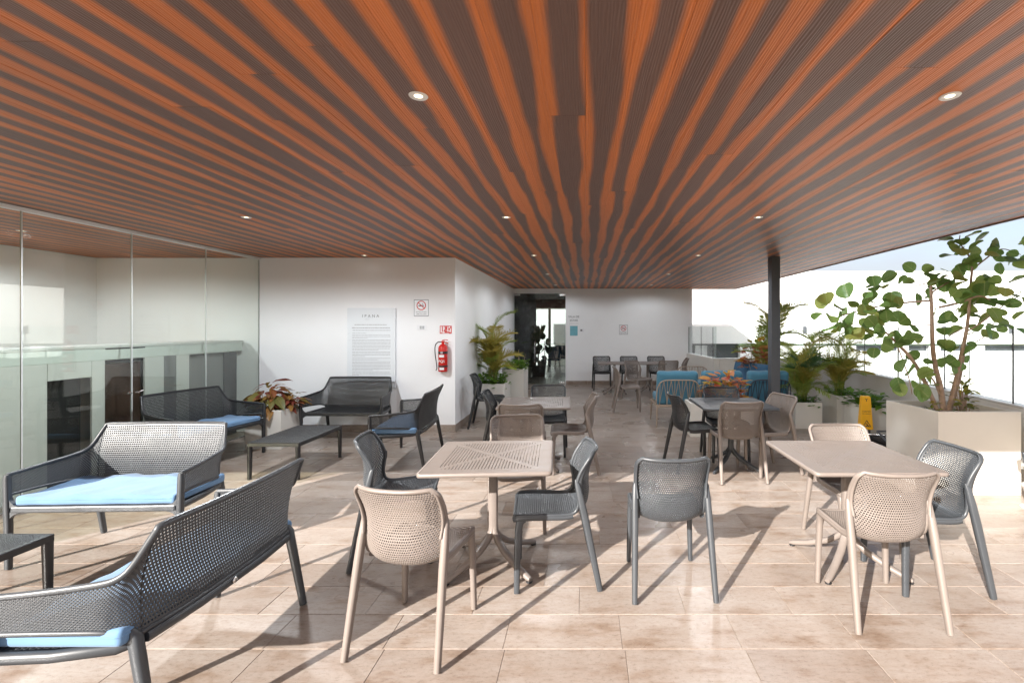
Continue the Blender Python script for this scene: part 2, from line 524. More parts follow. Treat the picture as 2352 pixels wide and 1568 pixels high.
M['travertine'] = travertine()

def leaf_mat(name, stops, vein, trans=0.48, rough=0.45, by_random=True, width=0.05):
    """leaf with paler midrib and side veins (local x across, y along); colour drawn per leaf"""
    m = bpy.data.materials.new(name); m.use_nodes = True
    N, L = m.node_tree.nodes, m.node_tree.links
    b = N['Principled BSDF']; o = N['Material Output']
    tc = N.new('ShaderNodeTexCoord'); oi = N.new('ShaderNodeObjectInfo')
    n = noise(N, L, 14, 4)
    f = math_n(N, L, 'ADD', math_n(N, L, 'MULTIPLY', oi.outputs['Random'], 0.75), math_n(N, L, 'MULTIPLY', n.outputs['Fac'], 0.28)) if by_random else n.outputs['Fac']
    r = ramp(N, stops); L.new(f, r.inputs['Fac'])
    sep = N.new('ShaderNodeSeparateXYZ'); L.new(tc.outputs['Object'], sep.inputs[0])
    ax = math_n(N, L, 'ABSOLUTE', sep.outputs['X'])
    mid = math_n(N, L, 'LESS_THAN', ax, width * 0.05)
    w = math_n(N, L, 'SINE', math_n(N, L, 'MULTIPLY', math_n(N, L, 'SUBTRACT', sep.outputs['Y'], math_n(N, L, 'MULTIPLY', ax, 0.8)), 6.28 / (width * 0.42)))
    side = math_n(N, L, 'GREATER_THAN', w, 0.93)
    vn = math_n(N, L, 'MAXIMUM', mid, math_n(N, L, 'MULTIPLY', side, 0.55))
    c = mixc(N, L, math_n(N, L, 'MULTIPLY', vn, 0.6), r.outputs['Color'], vein)
    L.new(c, b.inputs['Base Color'])
    b.inputs['Roughness'].default_value = rough
    t = N.new('ShaderNodeBsdfTranslucent'); L.new(c, t.inputs['Color'])
    mx = N.new('ShaderNodeMixShader'); mx.inputs['Fac'].default_value = trans
    L.new(b.outputs[0], mx.inputs[1]); L.new(t.outputs[0], mx.inputs[2]); L.new(mx.outputs[0], o.inputs['Surface'])
    return m
M['leaf_grape'] = leaf_mat('sea_grape_leaf', [(0.0, (0.105, 0.205, 0.060)), (0.40, (0.190, 0.325, 0.085)), (0.75, (0.280, 0.385, 0.105)), (0.93, (0.34, 0.33, 0.08)), (1.0, (0.42, 0.27, 0.08))], (0.40, 0.46, 0.19), width=0.075, rough=0.38)
M['leaf_palm'] = leaf_mat('areca_frond', [(0.0, (0.13, 0.23, 0.045)), (0.5, (0.26, 0.35, 0.065)), (1.0, (0.42, 0.42, 0.09))], (0.34, 0.42, 0.09), by_random=True, width=5)
M['leaf_palm_y'] = leaf_mat('yellowing_frond', [(0.0, (0.27, 0.30, 0.06)), (0.5, (0.44, 0.38, 0.08)), (1.0, (0.48, 0.30, 0.07))], (0.46, 0.40, 0.10), by_random=True, width=5)
M['leaf_fan'] = leaf_mat('fan_palm_leaf', [(0.0, (0.040, 0.110, 0.055)), (1.0, (0.085, 0.185, 0.080))], (0.13, 0.25, 0.11), by_random=True, width=5)
M['leaf_green'] = leaf_mat('ground_cover_leaf', [(0.0, (0.065, 0.165, 0.022)), (0.5, (0.130, 0.265, 0.032)), (1.0, (0.25, 0.36, 0.05))], (0.2, 0.3, 0.08), by_random=False, width=0.04)
M['leaf_dark'] = leaf_mat('dark_leaf', [(0.0, (0.016, 0.030, 0.012)), (1.0, (0.035, 0.060, 0.020))], (0.1, 0.12, 0.05), width=0.04)
M['leaf_croton'] = leaf_mat('croton_leaf', [(0.0, (0.34, 0.045, 0.040)), (0.25, (0.60, 0.16, 0.11)), (0.5, (0.62, 0.27, 0.13)), (0.72, (0.66, 0.44, 0.06)), (0.9, (0.28, 0.34, 0.05)), (1.0, (0.14, 0.22, 0.04))], (0.60, 0.30, 0.16), width=0.045)
M['leaf_croton_dull'] = leaf_mat('dull_croton_leaf', [(0.0, (0.14, 0.020, 0.020)), (0.3, (0.30, 0.070, 0.050)), (0.55, (0.34, 0.18, 0.045)), (0.8, (0.20, 0.19, 0.05)), (1.0, (0.07, 0.11, 0.03))], (0.36, 0.22, 0.08), width=0.045)
M['leaf_variegated'] = leaf_mat('variegated_leaf', [(0.0, (0.05, 0.07, 0.02)), (0.4, (0.16, 0.21, 0.03)), (0.75, (0.45, 0.42, 0.06)), (1.0, (0.30, 0.07, 0.03))], (0.5, 0.45, 0.1), width=0.03)
M['woods'] = plain('far_woods', (0.055, 0.085, 0.055), 0.95, 0.5, 0.3)
M['ground'] = plain('scrub_ground', (0.10, 0.11, 0.06), 0.95, 0.4, 0.05)
M['mural'] = None
def mural():
    m, N, L, b = nt('leafy_grey_mural')
    tc = N.new('ShaderNodeTexCoord')
    vo = N.new('ShaderNodeTexVoronoi'); vo.inputs['Scale'].default_value = 2.6
    nn = noise(N, L, 3, 5)
    mv = N.new('ShaderNodeVectorMath'); mv.operation = 'ADD'
    L.new(tc.outputs['Object'], mv.inputs[0]); L.new(nn.outputs['Color'], mv.inputs[1])
    L.new(mv.outputs[0], vo.inputs['Vector'])
    r = ramp(N, [(0.1, (0.26, 0.26, 0.25)), (0.35, (0.11, 0.11, 0.11)), (0.6, (0.045, 0.045, 0.048))])
    L.new(vo.outputs['Distance'], r.inputs['Fac']); L.new(r.outputs['Color'], b.inputs['Base Color'])
    b.inputs['Roughness'].default_value = 0.6
    return m
M['mural'] = mural()

# ------------------------------------------------------------------ the place: sizes
H = 2.715                     # underside of the ceiling
Y_ROOF = 0.61                 # front edge of the roof
X_ROOF = 4.27                 # right edge of the roof
X_GLASS = -5.10               # line of the glass partition
Y_SIGN = 7.37                 # wall with the notice board
X_SIDE = -2.04                # wall running back from it
Y_FAR = 13.35                 # far wall with the door
X_FAR = 3.02
def x_parapet(y): return 3.79 + 0.147 * y
PAR_Z = 0.885
PAR_R = 0.80                  # the right-hand parapet is a little lower

# ------------------------------------------------------------------ far ground, woods, sky line
gm = MB(); gm.add([(-1500, -600, -9), (1500, -600, -9), (1500, 2400, -9), (-1500, 2400, -9)], [(0, 1, 2, 3)])
tag(gm.build('ground', M['ground']), 'flat scrub ground far below the terrace', None, kind='structure')

wm = MB()
rw = random.Random(3)
for i in range(420):
    x, y = rw.uniform(-90, 60), rw.uniform(62, 130)
    r = rw.uniform(2.5, 5.0)
    top = rw.uniform(-1.6, 0.6) - (y - 62) * 0.01
    bm = bmesh.new()
    bmesh.ops.create_icosphere(bm, subdivisions=2, radius=r)
    for v in bm.verts:
        v.co *= rw.uniform(0.78, 1.15)
        v.co.z *= 0.75
    bmesh.ops.translate(bm, vec=(x, y, top - r * 0.75), verts=bm.verts)
    wm.bm(bm)
tag(wm.build('woods', M['woods']), 'far green woods seen through the room behind the glass door', 'woods', kind='stuff')

# ------------------------------------------------------------------ floor: travertine slabs
ROW, LEN, GAP = 0.2895, 0.612, 0.0035
floor = bpy.data.objects.new('floor', None); COL.objects.link(floor)
tag(floor, 'pale travertine terrace floor of long slabs', None, kind='structure')
gb = MB()
gb.add([(-9.2, -30, -0.003), (5.75, -30, -0.003), (5.75, 13.5, -0.003), (-9.2, 13.5, -0.003)], [(0, 1, 2, 3)])
gb.build('grout', M['grout'], floor)
tiles = []
for r in range(-33, 40):
    y0 = 2.402 + r * ROW
    y1 = y0 + ROW
    if y0 > Y_FAR or y0 < -6.9: continue
    off = (0.31 + 0.37 * r + 0.13 * ((r * 7) % 5)) % 1.0
    k = -15
    while True:
        x0 = (k + off) * LEN
        x1 = x0 + LEN
        k += 1
        if x1 < -9.1: continue
        if x0 > 5.7: break
        tiles.append((x0, y0, x1, min(y1, Y_FAR)))
def slab_mesh(w, d):
    m = MB()
    c = 0.0016
    a, b_ = w / 2, d / 2
    vs = [(-a, -b_, -0.012), (a, -b_, -0.012), (a, b_, -0.012), (-a, b_, -0.012),
          (-a, -b_, -c), (a, -b_, -c), (a, b_, -c), (-a, b_, -c),
          (-a + c, -b_ + c, 0), (a - c, -b_ + c, 0), (a - c, b_ - c, 0), (-a + c, b_ - c, 0)]
    fs = [(8, 9, 10, 11)] + [(i, (i + 1) % 4, 4 + (i + 1) % 4, 4 + i) for i in range(4)] + [(4 + i, 4 + (i + 1) % 4, 8 + (i + 1) % 4, 8 + i) for i in range(4)]
    m.add(vs, fs)
    return m
def seen(t):
    cx_, cy_ = (t[0] + t[2]) / 2, (t[1] + t[3]) / 2
    if cy_ < 1.9: return False
    u = CX + cx_ / cy_ * F_PX
    v = CY + EYE / cy_ * F_PX
    return -60 < u < 2420 and v < 1640 and cx_ > X_GLASS and not (cy_ > Y_SIGN and cx_ < X_SIDE)
vis = sorted([t for t in tiles if seen(t)], key=lambda t: t[1] + 0.2 * abs(t[0]))
near, rest = vis[:298], None
nearset = set(near)
slab_me = slab_mesh(LEN - 0.0018, ROW - GAP).mesh('floor_slab'); slab_me.materials.append(M['travertine'])
for t in near:
    obj('floor_slab', slab_me, None, floor, ((t[0] + t[2]) / 2, (t[1] + t[3]) / 2, random.uniform(-0.0004, 0.0004)))
rm = MB()
for t in tiles:
    if t in nearset: continue
    s = slab_mesh(t[2] - t[0] - 0.0018, t[3] - t[1] - GAP)
    cx_, cy_ = (t[0] + t[2]) / 2, (t[1] + t[3]) / 2
    rm.add([(x + cx_, y + cy_, z) for x, y, z in s.v], s.f)
tag(rm.build('floor_slabs_beyond', M['travertine'], floor), kind='stuff')

# ------------------------------------------------------------------ ceiling planks and roof
ceiling = bpy.data.objects.new('ceiling', None); COL.objects.link(ceiling)
tag(ceiling, 'low ceiling of orange and brown striped planks', None, kind='structure')
BW, BL = 0.184, 3.66
def plank(x0, x1, y0, y1):
    m = MB()
    xc, yc = (math.floor(x0 / BW + 1e-6) + 0.5) * BW, (y0 + y1) / 2
    g, c = 0.0004, 0.0009
    a0, a1, b0, b1 = x0 - xc + g, x1 - xc - g, y0 - yc + g, y1 - yc - g
    vs = [(a0, b0, 0.012), (a1, b0, 0.012), (a1, b1, 0.012), (a0, b1, 0.012),
          (a0, b0, c), (a1, b0, c), (a1, b1, c), (a0, b1, c),
          (a0 + c, b0 + c, 0), (a1 - c, b0 + c, 0), (a1 - c, b1 - c, 0), (a0 + c, b1 - c, 0)]
    fs = [(11, 10, 9, 8)] + [(4 + i, 4 + (i + 1) % 4, (i + 1) % 4, i) for i in range(4)] + [(8 + i, 8 + (i + 1) % 4, 4 + (i + 1) % 4, 4 + i) for i in range(4)]
    m.add(vs, fs)
    m.build('plank', M['ceiling'], ceiling, (xc, yc, H + random.uniform(0, 0.0012)))
for k in range(-44, 24):
    x0, x1 = k * BW, min((k + 1) * BW, X_ROOF)
    if x0 >= X_ROOF: break
    y = Y_ROOF - random.uniform(0, BL)
    while y < 13.45:
        a, b_ = max(y, Y_ROOF), min(y + BL, 13.45)
        if b_ - a > 0.02: plank(x0, x1, a, b_)
        y += BL
roof = MB()
roof.box(-9.3, X_ROOF - 0.02, Y_ROOF + 0.02, 13.43, H + 0.016, H + 0.30)
tag(roof.build('roof', M['roof']), 'flat roof slab over the terrace', None, kind='structure')
fa = MB()
fa.box(X_ROOF, X_ROOF + 0.03, Y_ROOF, 13.45, H - 0.012, H + 0.33)
fa.box(-9.3, X_ROOF + 0.03, Y_ROOF - 0.03, Y_ROOF, H - 0.012, H + 0.33)
fa.box(X_FAR + 0.01, X_ROOF + 0.03, 13.45, 13.48, H - 0.012, H + 0.33)
tag(fa.build('roof_fascia', M['fascia']), 'thin dark fascia along the edge of the roof', 'fascia')

# ------------------------------------------------------------------ white walls
def skirting(parent, x0, x1, y, axis='x'):
    p = x0; n = 0
    while p < x1 - 0.01:
        e = min(p + 0.61, x1)
        m = MB()
        if axis == 'x': m.box(p + 0.001, e - 0.001, y - 0.012, y - 0.0005, 0.0, 0.11, 0.002)
        else: m.box(y + 0.0005, y + 0.012, p + 0.001, e - 0.001, 0.0, 0.11, 0.002)
        m.build('skirting_slab', M['travertine'], parent)
        p = e
w1 = thing('white_wall', 'white wall carrying the notice board and the fire extinguisher', 'wall')
m = MB(); m.box(X_GLASS + 0.004, X_SIDE, Y_SIGN, Y_SIGN + 0.2, -0.01, H + 0.01); m.build('wall_face', M['white_paint'], w1)
skirting(w1, X_GLASS + 0.02, X_SIDE + 0.012, Y_SIGN)
w2 = thing('white_wall', 'white side wall running back from the fire extinguisher to the glass door', 'wall')
m = MB(); m.box(X_SIDE - 0.2, X_SIDE - 0.001, Y_SIGN + 0.202, Y_FAR + 0.2, -0.01, H + 0.01); m.build('wall_face', M['white_paint'], w2)
skirting(w2, Y_SIGN + 0.02, Y_FAR, X_SIDE, 'y')
w3 = thing('white_wall', 'white far wall with the glass door and small blue poster', 'wall')
DX0, DX1, DZ = -2.025, -0.567, 2.59
def wall_xz(name, pts, y0, y1, mat, parent):
    n = len(pts)
    m = MB()
    vs = [(x, y0, z) for x, z in pts] + [(x, y1, z) for x, z in pts]
    fs = [tuple(range(n)), tuple(range(2 * n - 1, n - 1, -1))] + [(i, n + i, n + (i + 1) % n, (i + 1) % n) for i in range(n)]
    m.add(vs, fs)
    bm = bmesh.new(); me = m.mesh(name); bm.from_mesh(me)
    bmesh.ops.recalc_face_normals(bm, faces=bm.faces); bm.to_mesh(me); bm.free()
    return obj(name, me, mat, parent)
wall_xz('wall_face', [(X_SIDE, H + .01), (X_FAR, H + .01), (X_FAR, -.01), (DX1, -.01), (DX1, DZ), (X_SIDE, DZ)][::-1], Y_FAR, Y_FAR + 0.2, M['white_paint'], w3)
skirting(w3, DX1 + 0.01, X_FAR, Y_FAR)

# room behind the glass door
rm_ = thing('dark_room', 'dark room with tall bright windows behind the glass door', 'room')
m = MB(); m.box(-4.6, 3.0, 13.56, 20.2, -0.012, 0.0); m.build('room_floor', M['travertine'], rm_)
m = MB(); m.box(-4.6, 3.0, 13.56, 20.2, 2.72, 2.78); m.build('room_ceiling', M['room_dark'], rm_)
m = MB(); m.box(-4.7, -4.6, 13.56, 20.2, 0, 2.72); m.build('room_wall', M['mural'], rm_)
wall_xz('mural_wall', [(-4.6, 0), (-2.02, 0), (-2.02, 2.36), (2.2, 2.36), (2.2, 0), (3.0, 0), (3.0, 2.72), (-4.6, 2.72)], 19.2, 19.35, M['mural'], rm_)
m = MB(); m.box(2.9, 3.0, 13.56, 19.2, 0, 2.72); m.build('room_wall', M['room_dark'], rm_)
m = MB(); m.box(-1.52, -1.42, 19.22, 19.32, 0, 2.36); m.build('window_mullion', M['black'], rm_)
m = MB(); m.box(-0.25, -0.15, 19.22, 19.32, 0, 2.36); m.build('window_mullion', M['black'], rm_)
m = MB(); m.box(-2.02, 2.2, 19.26, 19.27, 0, 2.36); m.build('window_pane', M['glass_edge'], rm_)
# leafy dark screen standing in that room
sc_ = thing('leafy_screen', 'dark leafy plant standing behind the glass door', 'plant', (-1.55, 15.6, 0))
rs = random.Random(5)
m = MB(); m.lathe([(0.0, 0), (0.2, 0), (0.24, 0.35), (0.0, 0.35)], 14); m.build('pot', M['black'], sc_)
lm = MB()
for i in range(7):
    vs_, fs_ = [], []
for a in range(10):
    t = math.pi * 2 * a / 10
    lm.v.append((0.11 * math.sin(t), 0.13 * math.cos(t) + 0.13, 0.02 * math.cos(2 * t)))
lm.f.append(list(range(10))); lm.s.append(False)
screen_leaf = lm.mesh('screen_leaf'); screen_leaf.materials.append(plain('pale_grey_leaf', (0.17, 0.17, 0.155), 0.7, 0.3, 6))
for i in range(26):
    p = (rs.uniform(-0.28, 0.32), rs.uniform(-0.25, 0.25), rs.uniform(0.3, 1.75))
    obj('leaf', screen_leaf, None, sc_, p, (rs.uniform(0.4, 1.9), rs.uniform(-0.6, 0.6), rs.uniform(-1.2, 1.2)))
m = MB()
for i in range(5): m.sweep([(0, 0, 0.3), (rs.uniform(-.1, .1), rs.uniform(-.1, .1), 1.0), (rs.uniform(-.3, .3), rs.uniform(-.2, .2), 1.7)], 0.012, 6)
m.build('stem', M['bark'], sc_)

# glass double door
gd = thing('glass_door', 'tall double glass door with steel handles in the far wall', 'door', (0, 0, 0))
mid = (DX0 + DX1) / 2
for a, b_ in ((DX0 + 0.004, mid - 0.003), (mid + 0.003, DX1 - 0.004)):
    box_part('door_pane', M['glass_dark'], gd, a, b_, Y_FAR + 0.05, Y_FAR + 0.062, 0.012, DZ - 0.02)
for x in (mid - 0.14, mid + 0.14):
    m = MB(); m.sweep([(x, Y_FAR + 0.045, 0.62), (x, Y_FAR - 0.01, 0.62), (x, Y_FAR - 0.01, 1.22), (x, Y_FAR + 0.045, 1.22)], 0.014, 8)
    m.build('door_handle', M['steel'], gd)
for x0, x1 in ((DX0 + 0.005, DX0 + 0.17), (DX1 - 0.17, DX1 - 0.005)):
    box_part('patch_fitting', M['steel'], gd, x0, x1, Y_FAR + 0.035, Y_FAR + 0.075, DZ - 0.075, DZ - 0.015, 0.004)
    box_part('patch_fitting', M['steel'], gd, x0, x1, Y_FAR + 0.035, Y_FAR + 0.075, 0.015, 0.075, 0.004)

# ------------------------------------------------------------------ glass partition on the left
gp = thing('glass_partition', 'tall frameless glass partition with white head channel', 'glass wall')
for i in range(6):
    y1 = Y_SIGN - 0.008 - i * 1.035
    y0 = y1 - 1.035 + 0.010
    if y1 < 2.2: break
    box_part('glass_pane', M['glass'], gp, X_GLASS - 0.006, X_GLASS + 0.006, y0, y1 - 0.002, 0.012, H - 0.03)
    if i: box_part('silicone_joint', M['silicone'], gp, X_GLASS - 0.006, X_GLASS + 0.006, y1 - 0.001, y1 + 0.010, 0.012, H - 0.03)
box_part('head_channel', M['white_metal'], gp, X_GLASS - 0.03, X_GLASS + 0.03, 2.21, Y_SIGN - 0.002, H - 0.032, H - 0.001)
box_part('floor_channel', M['steel'], gp, X_GLASS - 0.014, X_GLASS + 0.014, 2.21, Y_SIGN - 0.002, 0.001, 0.014)
box_part('wall_channel', M['silicone'], gp, X_GLASS - 0.014, X_GLASS + 0.003, Y_SIGN - 0.010, Y_SIGN - 0.001, 0.012, H - 0.03)
for dy in (-0.045, 0.045):
    m = MB(); m.sweep([(X_GLASS + 0.006, 5.295 + dy, 0.90), (X_GLASS + 0.04, 5.295 + dy, 0.90), (X_GLASS + 0.055, 5.295 + dy * 1.7, 0.915)], 0.011, 8)
    m.build('door_knob', M['steel'], gp)
fg = thing('front_glass', 'front glazing of the room behind the glass partition', 'glass wall')
for x0, x1 in ((-9.2, -7.84), (-7.83, -6.47), (-6.46, -5.12)):
    box_part('glass_pane', glass_mat('warm_front_glass', (0.90, 0.89, 0.80), 1.5, 1.0) if x0 < -9 else bpy.data.materials['warm_front_glass'], fg, x0, x1, 2.20, 2.212, 0.0, H)
# the room behind the partition
lr = thing('white_inner_wall', 'white inner wall seen through the glass partition', 'wall')
box_part('wall_face', M['white_paint'], lr, -7.86, X_GLASS - 0.03, Y_SIGN + 0.02, Y_SIGN + 0.2, -0.01, H)
box_part('wall_face', M['white_paint'], lr, -7.86, -7.66, 5.0, Y_SIGN + 0.018, -0.01, H)
box_part('wall_face', M['white_paint'], lr, -9.2, -7.862, 5.0, 5.2, -0.01, H)
box_part('wall_face', M['white_paint'], lr, -9.4, -9.202, 2.2, 5.2, -0.01, H)
cb = thing('service_counter', 'long pale service counter with dark openings behind the glass partition', 'counter')
CXF = -5.32
def cab(name, mat, y0, y1, z0, z1, dx=0.0, depth=0.02):
    return box_part(name, mat, cb, CXF - dx - depth, CXF - dx, y0, y1, z0, z1)
ys = [(3.6, 4.66), (4.66, 5.08), (5.08, 5.22), (5.22, 5.69), (5.69, 5.95), (5.95, 6.13), (6.13, 6.33), (6.33, 7.30)]
kinds = ['panel', 'low', 'panel', 'tall', 'panel', 'grey', 'panel', 'tall2']
for (a, b_), k in zip(ys, kinds):
    if k == 'panel': cab('cabinet_panel', M['cabinet'], a + .002, b_ - .002, 0.0, 1.27)
    elif k == 'grey': cab('cabinet_panel', M['grey_panel'], a + .002, b_ - .002, 0.0, 1.27)
    elif k == 'low':
        cab('cabinet_panel', M['cabinet'], a + .002, b_ - .002, 1.10, 1.27)
        cab('dark_recess', M['black'], a + .002, b_ - .002, 0.0, 1.098, 0.12)
    elif k == 'tall':
        cab('cabinet_door', M['brown_panel'], a + .002, b_ - .002, 0.0, 1.22, 0.05)
        cab('slot', M['black'], a + .002, b_ - .002, 1.235, 1.262, 0.02)
    else:
        cab('dark_recess', M['grey_panel'], a + .002, b_ - .25, 0.0, 1.25, 0.10)
        cab('dark_recess', M['room_dark'], b_ - .249, b_ - .002, 0.0, 1.25, 0.08)
cab('counter_band', M['cabinet_green'], 3.6, 7.30, 1.272, 1.40, -0.004)
cab('band_slot', M['black'], 5.22, 5.69, 1.385, 1.398, -0.0065, 0.004)
box_part('counter_top', M['cabinet'], cb, CXF - 0.5, CXF + 0.015, 3.58, 7.32, 1.402, 1.43, 0.004)
box_part('counter_side', M['cabinet'], cb, CXF - 0.5, CXF - 0.2, 3.6, 7.30, 0.0, 1.40)

# ------------------------------------------------------------------ steel column
colm = thing('steel_column', 'dark grey square steel column holding the roof', 'column', (2.905, 7.27, 0))
box_part('shaft', M['column'], colm, -0.066, 0.066, -0.075, 0.075, 0.012, H - 0.002, 0.004)
box_part('base_plate', M['column'], colm, -0.10, 0.10, -0.11, 0.11, 0.0, 0.012, 0.002)

# ------------------------------------------------------------------ parapet with glass rail
pp = thing('parapet', 'pale parapet round the edge of the terrace', 'parapet')
def wall_seg(p, q, z1, th, name, mat, parent, z0=-0.4):
    p, q = Vector((*p, 0)), Vector((*q, 0))
    n = Vector((q - p).normalized()).cross(Vector((0, 0, 1)))
    poly = [p, q, q + n * th, p + n * th]
    m = MB(); m.prism([(a.x, a.y) for a in poly][::-1], z0, z1)
    return m.build(name, mat, parent)
A_, B_, C_ = (2.86, 13.34), (3.00, 11.05), (x_parapet(11.05), 11.05)
wall_seg(B_, A_, PAR_Z, 0.14, 'parapet_wall', M['parapet'], pp)
wall_seg((3.142, 11.05), C_, PAR_Z - 0.002, -0.14, 'parapet_wall', M['parapet'], pp)
D_ = (x_parapet(-3), -3)
wall_seg(D_, (C_[0] + 0.02, C_[1] + 0.14), PAR_R - 0.004, 0.14, 'parapet_wall', M['parapet'], pp)
def coping(p, q, parent, side, z=PAR_Z):
    wall_seg(p, q, z + 0.012, side, 'coping', M['white_metal'], parent, z + 0.001)
coping(B_, A_, pp, 0.145); coping((3.15, 11.052), (C_[0] - .01, 11.052), pp, -0.145)
coping((x_parapet(-3), -3), (C_[0] + 0.02, C_[1] - 0.002), pp, 0.145, PAR_R)
gr = thing('glass_rail', 'clear glass rail on top of the parapet', 'railing')
def panes(p, q, n, z=PAR_Z):
    p, q = Vector((*p, 0)), Vector((*q, 0))
    d = (q - p); 
    nrm = d.normalized().cross(Vector((0, 0, 1)))
    for i in range(n):
        a = p + d * (i / n) + d.normalized() * 0.008 + nrm * 0.06
        b_ = p + d * ((i + 1) / n) - d.normalized() * 0.008 + nrm * 0.06
        m = MB(); m.prism([(a.x, a.y), (b_.x, b_.y), (b_.x + nrm.x * .012, b_.y + nrm.y * .012), (a.x + nrm.x * .012, a.y + nrm.y * .012)][::-1], z + 0.013, 1.645)
        m.build('rail_pane', M['glass_edge'], gr)
        m = MB()
        c = b_ + d.normalized() * 0.008
        m.box(c.x - .006, c.x + .006, c.y - .006, c.y + .006, z + 0.013, 1.63)
        m.build('rail_joint', M['column'], gr)
panes(B_, A_, 2)
panes((C_[0], 11.05 + 0.0), (3.0, 11.05), 2)
panes((x_parapet(0.3), 0.3), C_, 9, PAR_R)

# ------------------------------------------------------------------ neighbour building
YB = 24.0
nb = thing('white_building', 'bright white building with curtained windows beyond the parapet', 'building')
ZT = EYE + 127 * YB / F_PX
def ub(u): return (u - CX) / F_PX * YB
def zb(v): return EYE - (v - CY) / F_PX * YB
openings = [(ub(1560), ub(1700), -1.6, zb(789)), (ub(1966), ub(2073), -2.6, zb(794)), (ub(2087), ub(2143), -2.6, zb(794)), (ub(2160), ub(2240), -2.6, zb(794)), (ub(2262), ub(2420), -2.6, zb(794))]
edges = []
xs = -14.0
for (a, b_, z0, z1) in openings:
    box_part('facade', M['facade_white'], nb, xs, a, YB, YB + 0.6, -9, z1 - 0.002)
    box_part('facade', M['facade_white'], nb, a, b_, YB, YB + 0.6, -9, z0)
    xs = b_
box_part('facade', M['facade_white'], nb, xs, 60, YB, YB + 0.6, -9, openings[0][3] - 0.002)
box_part('upper_facade', M['facade_white'], nb, -14, 60, YB - 0.05, YB + 0.62, openings[0][3], ZT)
box_part('roof_slab', M['roof'], nb, -14, 60, YB + 0.63, YB + 18, ZT - 0.5, ZT - 0.1)
rc = random.Random(11)
for q, (a, b_, z0, z1) in enumerate(openings):
    w = thing('x', 'x', 'x') if False else None
    fr = box_part('window', M['window_grey'], nb, a, b_, YB + 0.45, YB + 0.47, z0, z1)
    m = MB()
    x = a + 0.1
    pts = []
    while x < b_ - 0.05:
        pts.append((x, YB + 0.36 + 0.035 * math.sin(x * 21)))
        x += 0.05
    if q > 0 and len(pts) > 2:
        for i in range(len(pts) - 1):
            m.add([(pts[i][0], pts[i][1], z0), (pts[i + 1][0], pts[i + 1][1], z0), (pts[i + 1][0], pts[i + 1][1], z1 - 0.28), (pts[i][0], pts[i][1], z1 - 0.28)], [(0, 1, 2, 3)])
        m.build('curtain', M['curtain'], fr)
    else:
        m = MB(); m.box(a + 0.9, a + 1.6, YB + 0.38, YB + 0.44, z0, z1 - .1); m.build('curtain', M['curtain'], fr)
    n = max(1, int((b_ - a) / 1.5))
    for i in range(n + 1):
        x = a + (b_ - a) * i / n
        box_part('window_post', M['column'], fr, x - 0.03, x + 0.03, YB + 0.32, YB + 0.35, z0, z1)
for u in (1846, 2165, 2318):
    m = MB(); m.box(ub(u) - .09, ub(u) + .09, YB - 0.16, YB - 0.05, zb(765), zb(749), 0.02); m.build('wall_lamp', M['column'], nb)
dr = box_part('door', M['white_metal'], nb, ub(1621), ub(1645), YB - 0.075, YB - 0.052, zb(788), zb(751), 0.004)
# pipe rail on the low roof outside, right
pr = thing('pipe_rail', 'grey pipe rail outside the parapet at the right edge', 'railing')
m = MB(); m.sweep([(7.2, 9.0, 0.02), (12.5, 9.0, -0.03)], 0.035, 8); m.build('rail_pipe', M['steel'], pr)
for x in (8.2, 9.6, 11.0):
    m = MB(); m.sweep([(x, 9.0, 0.0), (x, 9.0, -1.2)], 0.03, 8); m.build('rail_post', M['steel'], pr)
m = MB(); m.box(6.2, 30, 8.0, 23.9, -1.4, -1.2); tag(m.build('low_roof', M['facade_white']), 'white low roof between the terrace and the neighbouring building', None, kind='structure')

# ------------------------------------------------------------------ stacking chair of perforated plastic
# f runs forward from the rear feet, z up
RIM = [(.530, .462), (.500, .474), (.420, .476), (.310, .472), (.215, .468), (.155, .482), (.133, .530), (.136, .600), (.144, .662), (.122, .730), (.082, .795), (.040, .852)]
MIDL = [(.530, .452), (.500, .460), (.420, .456), (.310, .446), (.205, .436), (.120, .440), (.068, .485), (.050, .560), (.052, .640), (.044, .715), (.022, .785), (-.002, .846)]
WID = [.205, .216, .219, .215, .209, .206, .206, .211, .218, .222, .223, .219]
_t = np.linspace(0, 1, 600)
_mid = cr(MIDL, _t); _rim = cr(RIM, _t)
_seg = np.linalg.norm(np.diff((_mid + _rim) / 2, axis=0), axis=1)
_arc = np.concatenate([[0], np.cumsum(_seg)]); SHELL_LEN = _arc[-1]; _arc /= _arc[-1]
def chair_P(u, v):
    u = np.asarray(u, float); v = np.asarray(v, float)
    t = np.interp(v, _arc, _t)
    c, r = cr(MIDL, t), cr(RIM, t)
    w = cr([[a] for a in WID], t)[:, 0]
    e = np.clip((v - 0.945) / 0.055, 0, 1.3); w = w * (1 - 0.13 * e ** 2.2)
    e2 = np.clip((0.03 - v) / 0.03, 0, 1.3); w = w * (1 - 0.05 * e2 ** 2)
    b = np.abs(np.clip(u, -1.01, 1.01)) ** 2.6
    fz = c + (r - c) * b[:, None]
    return np.stack([u * w, -(fz[:, 0] - 0.2575), fz[:, 1]], 1)
def cP(u, v): return tuple(chair_P(np.array([u]), np.array([v]))[0])
NROW = int(SHELL_LEN / 0.0122)
VS = 0.50
ns = int(NROW * VS)
CH = {}
CH['seat'] = perforated('chair_seat', chair_P, -1, 1, 0.0, VS, 36, ns, 0.52, 0.004, 2)
CH['backrest'] = perforated('chair_backrest', chair_P, -1, 1, VS, 1.0, 36, NROW - ns, 0.59, 0.004, 1)
